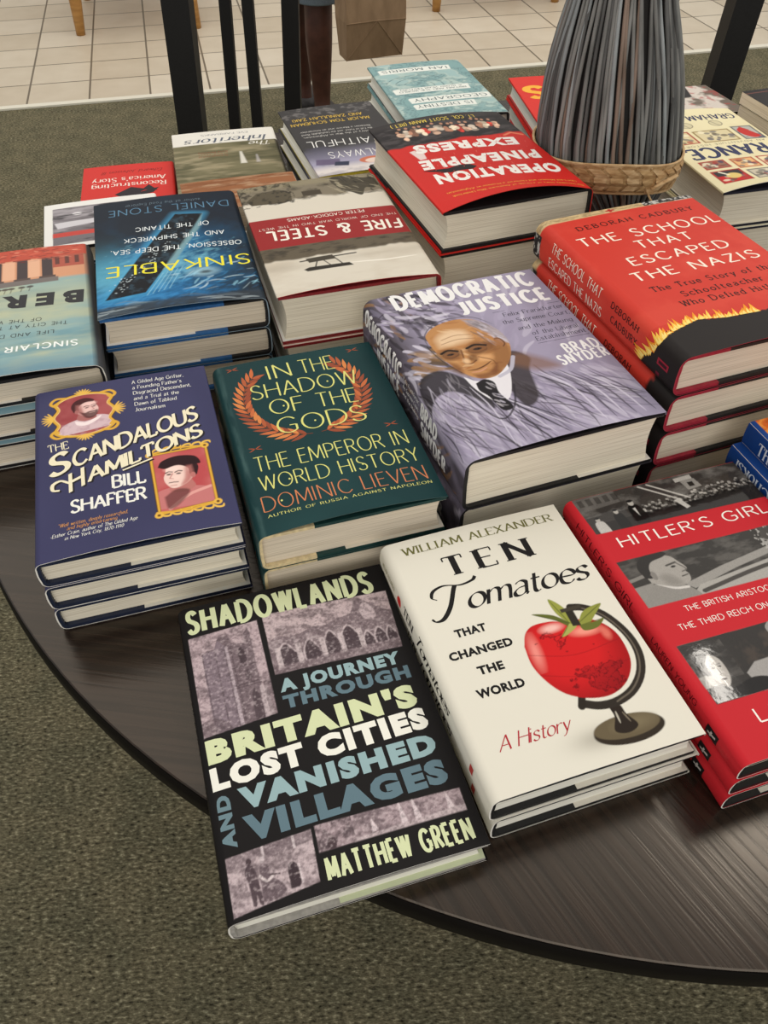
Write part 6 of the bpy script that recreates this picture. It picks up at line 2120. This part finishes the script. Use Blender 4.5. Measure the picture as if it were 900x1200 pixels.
stack('hardcover_book', Q['redy'], 3, 'bright red hardcover', 'behind the vase', 'red and yellow books', art_redyellow, (212, 52, 44), res=.14, offs=[(.1, .2, 0), (.2, .1, 0)],
      board=(180, 40, 40), flap_c=(196, 50, 46), fw=7, page=PAGEW, spine_r=.5,
      labels=['bright red hardcover with large yellow lettering, half hidden behind the reed vase', 'red edged hardcover under the yellow lettered cover behind the reed vase, middle of three', 'red edged hardcover under the yellow lettered cover behind the reed vase, bottom of three'])
stack('paperback_book', Q['inheritors'], 2, 'olive paperback', 'rear left', 'olive landscape books', art_inheritors, (120, 114, 86), res=.1, offs=[(-.1, .1, .003)],
      board=(60, 56, 50), flap_c=(226, 222, 212), fw=7.5, spine_r=.4,
      labels=['olive landscape book with a white title band, at the rear left of the table', 'dark edged book under the olive landscape cover with the white band'])
stack('paperback_book', Q['recon'], 1, 'red book with a black folded bird shape', 'left of the olive landscape book', None, art_recon, (206, 54, 48), res=.1, board=(150, 40, 40), spine_r=.4)
stack('paperback_book', Q['white'], 1, 'white bordered book with a grey photo,', 'lying across the red bird book', None, art_whitephoto, (232, 230, 224), res=.09, z0=2.42,
      board=(30, 30, 32), spine_r=.35)
stack('paperback_book', [Q['brown'][0], Q['brown'][1], Q['brown'][2], 7.2, Q['brown'][4], Q['brown'][5]], 3, 'rust brown paperback', 'rear', 'rust brown paperbacks', art_brown, (150, 98, 64), res=.12, paper=True, page=PAGEG,
      labels=['small rust brown paperback lying sideways in front of the olive landscape book', 'small paperback directly under the rust brown one lying sideways', 'small paperback at the bottom below the rust brown one lying sideways'])
# blue pile: each spine reads from its own end
qb = Q['blue']
stack('paperback_book', qb, 1, 'blue spined paperback with an orange cover, topmost of the pile', 'at the right photo edge', 'blue paperbacks', art_blue, (26, 64, 130), res=.09, paper=True, page=PAGE, t=2.2)
c_, s_ = math.cos(qb[2]), math.sin(qb[2])
stack('paperback_book', [qb[0] - .9 * c_, qb[1] - .9 * s_, qb[2], qb[3] - 2.22, qb[4], qb[5]], 3, 'blue', '', 'blue paperbacks', art_blue_low, (26, 64, 130), paper=True, page=PAGE, res=.2,
      offs=[(.3, .1, 0), (.2, .2, 0)],
      labels=['blue spined paperback second from the top of the blue pile', 'blue spined paperback third from the top of the blue pile', 'blue spined paperback at the bottom of the blue pile'])
stack('paperback_book', Q['black'], 7, 'black paperback', 'far right', 'thin black books', art_black, (48, 45, 45), res=.13, paper=True, page=PAGEG, offs=[(.15 * ((i * 7) % 3 - 1), .1, .004 * ((i * 5) % 3 - 1)) for i in range(6)],
      edge=(120, 70, 60),
      labels=['thin black paperback with white lettering, top of the pile at the far right', 'thin black paperback second in the far right pile', 'thin black paperback third in the far right pile', 'thin black paperback fourth in the far right pile',
              'thin black paperback fifth in the far right pile', 'thin black paperback sixth in the far right pile', 'thin black paperback at the bottom of the far right pile'])


# ------------------------------------------------------------------ reed vase
def reed_material(name, c1, c2):
    return noisy(name, c1, c2, (60, 60, 4), 0.75, 0.2, 3)


vx, vy = .2680, 1.0
vase = thing('reed_vase', 'tall grey blue reed vase tied with a straw band, standing among the books', 'vase', (vx, vy, TZ))
# profile: height above the table, radius, sideways lean of the axis (cm)
VP = [(0, 4.3, 2.4), (3, 4.5, 2.5), (6.2, 5.0, 2.3), (8.6, 6.5, 1.5), (10.2, 7.6, .9), (11.6, 8.45, .4), (14, 8.5, .0), (19.4, 7.85, -.5), (23.7, 6.95, -.9), (27.8, 5.75, -1.2), (32, 4.7, -1.5), (36, 4.3, -1.7), (40, 5.2, -1.8), (43, 6.6, -1.9)]
VPz = np.array([p[0] for p in VP])
VPr = np.array([p[1] for p in VP])
VPx = np.array([p[2] for p in VP])
rng = random.Random(11)
REEDS = [reed_material('slate_reed', (140, 141, 137), (100, 101, 98)), reed_material('dark_slate_reed', (104, 105, 103), (68, 69, 68)), reed_material('brown_grey_reed', (142, 124, 110), (104, 90, 78)), reed_material('pale_blue_reed', (156, 163, 163), (116, 122, 123))]
m = MB()
zz = np.array([.05, 2, 4, 6, 7.5, 9, 10.2, 11.4, 13, 15, 17.5, 20, 22.5, 25, 27.5, 30, 33, 36, 39, 41.5, 43])
NR = 112
for k in range(NR):
    a0 = 2 * math.pi * k / NR + rng.uniform(-.02, .02)
    tw = rng.uniform(-.16, .16)
    dr = rng.choice([rng.uniform(-.12, .12), rng.uniform(-.12, .12), rng.uniform(-.55, -.2)])
    end = len(zz) - rng.choice([0, 0, 0, 1])
    pts, rad = [], []
    for z in zz[:end]:
        r = np.interp(z, VPz, VPr) - .15 + dr * min(1, z / 10)
        a = a0 + tw * (z - 11) / 20
        pts.append((np.interp(z, VPz, VPx) + r * math.cos(a), r * math.sin(a), z))
        rad.append(rng.uniform(.9, 1.1) * (.235 if z < 30 else .2) * (np.interp(z, VPz, VPr) / 8.5) ** .35)
    m.tube(pts, rad, 6, mi=rng.choice([0, 0, 0, 1, 1, 2, 3]))
o = m.build('reed_body', REEDS, vase, smooth=True, scale=CM)
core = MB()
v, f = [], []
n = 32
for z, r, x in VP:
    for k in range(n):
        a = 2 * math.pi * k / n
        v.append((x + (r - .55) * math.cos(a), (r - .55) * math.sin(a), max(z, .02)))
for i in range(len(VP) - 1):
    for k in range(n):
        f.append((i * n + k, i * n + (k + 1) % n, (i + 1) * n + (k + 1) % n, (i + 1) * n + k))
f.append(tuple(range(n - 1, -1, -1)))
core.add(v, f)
core.build('inner_core', material('dark_inner_core', (30, 29, 28), 0.9), vase, smooth=True, scale=CM)  # one solid dark core behind the gaps between the reeds
# braided straw band: interlaced flat strands running diagonally round the reeds
STRAW = [noisy('straw_strand', (206, 170, 120), (168, 128, 82), (90, 90, 300), 0.7, 0.2), noisy('pale_straw_strand', (218, 186, 140), (182, 144, 98), (90, 90, 300), 0.7, 0.2)]
m = MB()


def band_pt(u, h, off):
    """u along the circumference 0..1, h across the band -1..1"""
    a = 2 * math.pi * u - math.pi / 2
    zc = 11.2 + .55 * math.cos(a + 2.0) + .35 * math.sin(3 * a)
    z = zc + 1.75 * h
    r = np.interp(z, VPz, VPr) + .32 + off
    r = max(r, np.interp(z + .6, VPz, VPr) + .12 + off)
    return (np.interp(z, VPz, VPx) + r * math.cos(a), r * math.sin(a), z)


NS = 30
for k in range(NS):
    u0 = k / NS
    for d in (1, -1):
        rows = 7
        for side in range(1):
            V, Fc = [], []
            for i in range(rows + 1):
                h = -1 + 2 * i / rows
                bend = 1 - abs(h)
                u = u0 + d * (1 - abs(h)) * .034 + (0 if d > 0 else .5 / NS)
                lift = .10 * (math.sin(i * math.pi / 2 + (0 if d > 0 else math.pi)) + 1)
                for du in (-.0125, .0125):
                    V.append(band_pt(u + du, h, lift))
                for du in (-.0125, .0125):
                    V.append(band_pt(u + du, h, lift - .09))
            for i in range(rows):
                b = 4 * i
                Fc += [(b, b + 1, b + 5, b + 4), (b + 2, b + 6, b + 7, b + 3), (b, b + 4, b + 6, b + 2), (b + 1, b + 3, b + 7, b + 5)]
            m.add(V, Fc, (k + (d > 0)) % 2)
for h in (-1.0, 1.0):
    pts = [band_pt(k / 90, h, .06) for k in range(91)]
    m.tube(pts, .16, 6, mi=1)
under = [[band_pt(k / 80, h, -.05) for k in range(81)] for h in (-1, -.33, .33, 1)]
V = [p for row in under for p in row]
m.add(V, [(r * 81 + k, r * 81 + k + 1, (r + 1) * 81 + k + 1, (r + 1) * 81 + k) for r in range(3) for k in range(80)], 0)
m.build('straw_band', STRAW, vase, scale=CM)
m = MB()
p0 = band_pt(.065, -.7, .35)
for dx, dz, ln in ((.0, -.2, 1.0), (.5, -.9, 1.0)):
    pass
m.box(p0[0] - .9, p0[0] + .2, p0[1] - .12, p0[1] - .02, p0[2] - .3, p0[2] + .35)
m.tube([(p0[0] - .8, p0[1] - .1, p0[2] + .4), (p0[0] - .3, p0[1] - .3, p0[2] - .5), (p0[0] + .2, p0[1] - .4, p0[2] - 1.2), (p0[0] + 1.1, p0[1] - .35, p0[2] - 1.15)], .28, 6, flat=.35)
m.tube([(p0[0] - .2, p0[1] - .15, p0[2] + .3), (p0[0] + 1.2, p0[1] - .1, p0[2] + 1.1), (p0[0] + 2.6, p0[1] + .3, p0[2] + 1.7)], .34, 6, flat=.35)
m.build('band_tail', STRAW[1], vase, scale=CM)

# ------------------------------------------------------------------ black metal display rack behind the table
BLK = noisy('black_powder_coat', (14, 13, 13), (20, 19, 19), (300, 300, 300), 0.5, 0.05)
rack = thing('display_rack', 'tall black metal rack frame standing on the carpet behind the table', 'rack', (0, 0, 0))


def post(name, x0, y, x1, w, ztop, parent, z1=.76 + .06):
    """square bar; x0 at low height z=.56, x1 at z=.80 give its slight splay"""
    m = MB()
    k = (x1 - x0) / .24
    xb, xt = x0 - k * .56, x0 + k * (ztop - .56)
    h = w / 2
    v = [(xb - h, y - h, 0), (xb + h, y - h, 0), (xb + h, y + h, 0), (xb - h, y + h, 0), (xt - h, y - h, ztop), (xt + h, y - h, ztop), (xt + h, y + h, ztop), (xt - h, y + h, ztop)]
    m.add(v, [(3, 2, 1, 0), (4, 5, 6, 7), (0, 1, 5, 4), (1, 2, 6, 5), (2, 3, 7, 6), (3, 0, 4, 7)])
    return m.build(name, BLK, parent), xb, xt


ZT = 1.5
_, lb, lt = post('post', -.4293, 1.90, -.4190, .056, ZT, rack)
_, mb, mt = post('post', -.2840, 2.85, -.2720, .052, ZT, rack)
_, rb, rt = post('post', .7250, 1.90, .7360, .056, ZT, rack)
_, bb, bt_ = post('post', .8700, 2.85, .8750, .052, ZT, rack)
_, r1b, r1t = post('rod', -.3960, 2.30, -.3850, .028, ZT, rack)
_, r2b, r2t = post('rod', -.3370, 2.30, -.3310, .028, ZT, rack)
for x0, y0, x1, y1 in ((lt, 1.9, rt, 1.9), (mt, 2.85, bt_, 2.85), (lt, 1.9, mt, 2.85), (rt, 1.9, bt_, 2.85), (r1t, 2.3, r2t, 2.3)):
    m = MB()
    m.tube([(x0, y0, ZT), (x1, y1, ZT)], .03, 4)
    m.build('top_rail', BLK, rack)
m = MB()
m.tube([(lt + (mt - lt) * .42, 1.9 + .95 * .42, ZT), (r1t, 2.3, ZT)], .02, 4)
m.build('top_rail', BLK, rack)

# ------------------------------------------------------------------ wooden cafe chairs far behind (only their feet reach into the photo)
OAK = noisy('honey_oak', (196, 148, 84), (168, 120, 62), (8, 8, 60), 0.45, 0.1)
DARKSEAT = material('brown_seat_pad', (96, 70, 48), 0.7)


def chair(name, label, p0, p1, depth):
    x0, y0 = p0
    x1, y1 = p1
    w = math.hypot(x1 - x0, y1 - y0)
    t = thing(name, label, 'chair', ((x0 + x1) / 2, (y0 + y1) / 2, 0), math.atan2(y1 - y0, x1 - x0), 'oak chairs on the tiles')
    for sx in (-1, 1):
        for yy in (0, depth):
            m = MB()
            top = (sx * (w / 2 - .03), yy + (.03 if yy == 0 else -.03), .44)
            m.tube([(sx * w / 2, yy, 0), ((sx * (w / 2 - .015)), yy + (.012 if yy == 0 else -.012), .22), top], [.022, .034, .042], 10)
            m.build('leg', OAK, t, smooth=True)
    m = MB()
    m.box(-w / 2, w / 2, -.02, depth + .02, .43, .47)
    m.build('seat', OAK, t)
    m = MB()
    m.box(-w / 2 + .03, w / 2 - .03, .01, depth - .02, .47, .52)
    m.build('seat_pad', DARKSEAT, t)
    m = MB()
    for sx in (-1, 1):
        m.tube([(sx * (w / 2 - .03), depth - .02, .45), (sx * (w / 2 - .05), depth + .06, .85)], .022, 8)
    m.box(-w / 2 + .05, w / 2 - .05, depth + .03, depth + .06, .62, .84)
    m.build('backrest', OAK, t)
    return t


chair('cafe_chair', 'oak chair on the tiles, its two front legs at the upper left of the photo', (-1.539, 4.640), (-.965, 4.755), .66)
chair('cafe_chair', 'oak chair on the tiles, leg tips showing left of the reed vase top', (.289, 5.048), (.961, 5.225), .6)

# ------------------------------------------------------------------ a shopper walking by with a paper bag
SKIN = noisy('brown_skin', (84, 50, 38), (70, 41, 31), (30, 30, 30), 0.5, 0.03)
DENIM = noisy('pale_denim', (132, 146, 158), (108, 122, 136), (400, 400, 400), 0.85, 0.1)
SHIRT = noisy('grey_shirt', (126, 124, 122), (108, 106, 104), (300, 300, 300), 0.85, 0.1)
px_, py_ = -.285, 3.40
per = thing('person', 'bare legged person standing behind the black rack, beside a brown paper bag', 'person', (px_, py_, 0))


def skin_mesh(name, joints, bones, mat, parent, levels=2, root=0):
    me = bpy.data.meshes.new(name)
    me.from_pydata([j[0] for j in joints], bones, [])
    o = bpy.data.objects.new(name, me)
    COL.objects.link(o)
    o.parent = parent
    me.materials.append(mat)
    sk = o.modifiers.new('skin', 'SKIN')
    sk.use_smooth_shade = True
    for i, j in enumerate(joints):
        r = j[1]
        me.skin_vertices[0].data[i].radius = (r, r) if not isinstance(r, tuple) else r
        me.skin_vertices[0].data[i].use_root = (i == root)
    ss = o.modifiers.new('smooth', 'SUBSURF')
    ss.levels = ss.render_levels = levels
    dg = bpy.context.evaluated_depsgraph_get()
    ev = o.evaluated_get(dg)
    me2 = bpy.data.meshes.new_from_object(ev)
    me2.name = name
    o.modifiers.clear()
    o.data = me2
    if not me2.materials:
        me2.materials.append(mat)
    return o


# facing away from the table (+y) ; x to the right
J = [((0, 0, .93), (.125, .10)), ((0, -.01, 1.08), (.115, .09)), ((0, 0, 1.25), (.14, .10)), ((0, 0, 1.40), (.10, .075)), ((0, .01, 1.47), .05), ((0, .02, 1.56), .085), ((0, .02, 1.66), .085),
     ((.055, 0, .84), .088), ((.05, .01, .50), .056), ((.045, -.012, .33), .056), ((.045, .005, .11), .034), ((.045, -.02, .045), .034), ((.05, .13, .03), .028),
     ((-.07, .03, .84), .088), ((-.05, .12, .50), .056), ((-.045, .14, .33), .056), ((-.04, .17, .11), .034), ((-.04, .15, .045), .034), ((-.045, .30, .03), .028),
     ((.17, 0, 1.38), .05), ((.23, -.06, 1.13), .040), ((.245, -.20, .935), .028), ((.245, -.228, .885), .03),
     ((-.17, 0, 1.38), .05), ((-.23, -.01, 1.12), .040), ((-.24, .02, .86), .028), ((-.242, .025, .80), .03)]
BN = [(0, 1), (1, 2), (2, 3), (3, 4), (4, 5), (5, 6), (0, 7), (7, 8), (8, 9), (9, 10), (10, 11), (11, 12), (0, 13), (13, 14), (14, 15), (15, 16), (16, 17), (17, 18), (3, 19), (19, 20), (20, 21), (21, 22), (3, 23), (23, 24), (24, 25), (25, 26)]
base_n = len(J)
for hand, sgn in ((22, 1), (26, -1)):
    hx, hy, hz = J[hand][0]
    for k in range(4):
        y = hy - .025 + .017 * k
        ln = (.062, .072, .068, .052)[k]
        i0 = len(J)
        J.append(((hx + .008 * sgn, y, hz - .035), .0095))
        J.append(((hx + .012 * sgn, y, hz - .035 - ln * .5), .0085))
        J.append(((hx - .008 * sgn, y, hz - .035 - ln * .85), .0075))
        BN += [(hand, i0), (i0, i0 + 1), (i0 + 1, i0 + 2)]
    i0 = len(J)
    J.append(((hx - .012 * sgn, hy + .036, hz - .012), .0105))
    J.append(((hx - .020 * sgn, hy + .048, hz - .045), .009))
    BN += [(hand, i0), (i0, i0 + 1)]
skin_mesh('body', J, BN, SKIN, per)
skin_mesh('shirt', [((0, 0, .97), (.150, .125)), ((0, -.01, 1.10), (.140, .115)), ((0, 0, 1.26), (.162, .125)), ((0, 0, 1.385), (.125, .098)), ((.17, 0, 1.375), .068), ((.215, -.008, 1.2), .06), ((-.17, 0, 1.375), .068), ((-.215, -.008, 1.2), .06)],
          [(0, 1), (1, 2), (2, 3), (3, 4), (4, 5), (3, 6), (6, 7)], SHIRT, per)
m = MB()
for cx, cy in ((.05, .0), (-.052, .10)):
    m.lathe([(.082, .455), (.086, .46), (.098, .66), (.112, .84), (.10, .90)], 24, cx=cx, cy=cy * .9)
m.lathe([(.15, .80), (.158, .86), (.152, .95), (.146, 1.0)], 28, cx=-.012)
m.build('shorts', DENIM, per, smooth=True)
m = MB()
m.lathe([(.088, 1.56), (.102, 1.60), (.104, 1.66), (.088, 1.73), (.05, 1.762)], 24, cy=.005)
m.build('hair', material('black_hair', (22, 18, 17), 0.6), per, smooth=True)
for x, y in ((.045, 0), (-.04, .17)):
    m = MB()
    m.tube([(x, y - .06, .04), (x + .002, y + .02, .045), (x + .004, y + .12, .035), (x + .004, y + .19, .028)], [.045, .05, .047, .03], 12, flat=.72)
    m.build('shoe', material('dark_shoe', (40, 36, 36), 0.6), per, smooth=True)
m = MB()
for sx in (-1, 1):
    m.tube([(sx * .033, .100, 1.625), (sx * .033, .108, 1.625)], .014, 10)
m.build('eyes', material('eye_white', (230, 226, 220), 0.3), per)
m = MB()
m.tube([(0, .10, 1.615), (0, .122, 1.585), (0, .105, 1.575)], [.010, .016, .012], 8)
m.tube([(-.03, .098, 1.55), (0, .106, 1.548), (.03, .098, 1.55)], [.005, .008, .005], 8)
for sx in (-1, 1):
    m.tube([(sx * .086, .02, 1.635), (sx * .094, .012, 1.61), (sx * .086, .02, 1.585)], [.01, .016, .01], 8)
m.build('face_features', SKIN, per, smooth=True)

KRAFT = noisy('brown_kraft_paper', (156, 128, 98), (138, 112, 84), (30, 30, 12), 0.75, 0.25)
bag = thing('paper_bag', 'brown paper shopping bag with a folded base, beside the legs of the person', 'bag', (-.043, 3.17, .342))
m = MB()
W_, D_, H_ = .214, .124, .345
rot = math.radians(20)


def bp_(x, y, z):
    return (x * math.cos(rot) - y * math.sin(rot), x * math.sin(rot) + y * math.cos(rot), z)


F0 = [(-W_ / 2, -D_ / 2), (W_ / 2, -D_ / 2), (W_ / 2, D_ / 2), (-W_ / 2, D_ / 2)]
v = [bp_(x * .97, y * .62, 0) for x, y in F0] + [bp_(x * 1.0, y * 1.02, .12) for x, y in F0] + [bp_(x * 1.0, y * .9, H_) for x, y in F0]
v += [bp_(0, -D_ / 2 - .012, .125), bp_(0, D_ / 2 + .012, .125), bp_(-W_ / 2 + .014, 0, .2), bp_(W_ / 2 - .014, 0, .2)]
f = [(3, 2, 1, 0), (0, 1, 12), (1, 5, 12), (4, 0, 12), (4, 12, 5, 9, 8), (2, 3, 13), (3, 7, 13), (6, 2, 13), (6, 13, 7, 11, 10), (1, 2, 6, 5), (5, 6, 15), (6, 10, 15), (10, 9, 15), (9, 5, 15), (3, 0, 4, 7), (7, 4, 14), (4, 8, 14), (8, 11, 14), (11, 7, 14)]
m.add(v, f)
m.build('bag_body', KRAFT, bag)
m = MB()
for q0, q1 in ((v[0], v[12]), (v[1], v[12]), (v[4], v[12]), (v[5], v[12])):
    m.tube([(q0[0], q0[1] - .001, q0[2]), (q1[0], q1[1] - .001, q1[2])], .0016, 5)
m.build('bag_crease', KRAFT, bag)
m = MB()
for y in (-1, 1):
    pts = [bp_(-.05, y * D_ * .42, H_ - .04), bp_(-.05, y * D_ * .40, H_ + .05), bp_(-.03, y * .02, H_ + .12), bp_(.03, y * .02, H_ + .12), bp_(.05, y * D_ * .40, H_ + .05), bp_(.05, y * D_ * .42, H_ - .04)]
    m.tube(pts, .004, 6)
m.build('bag_handle', KRAFT, bag)
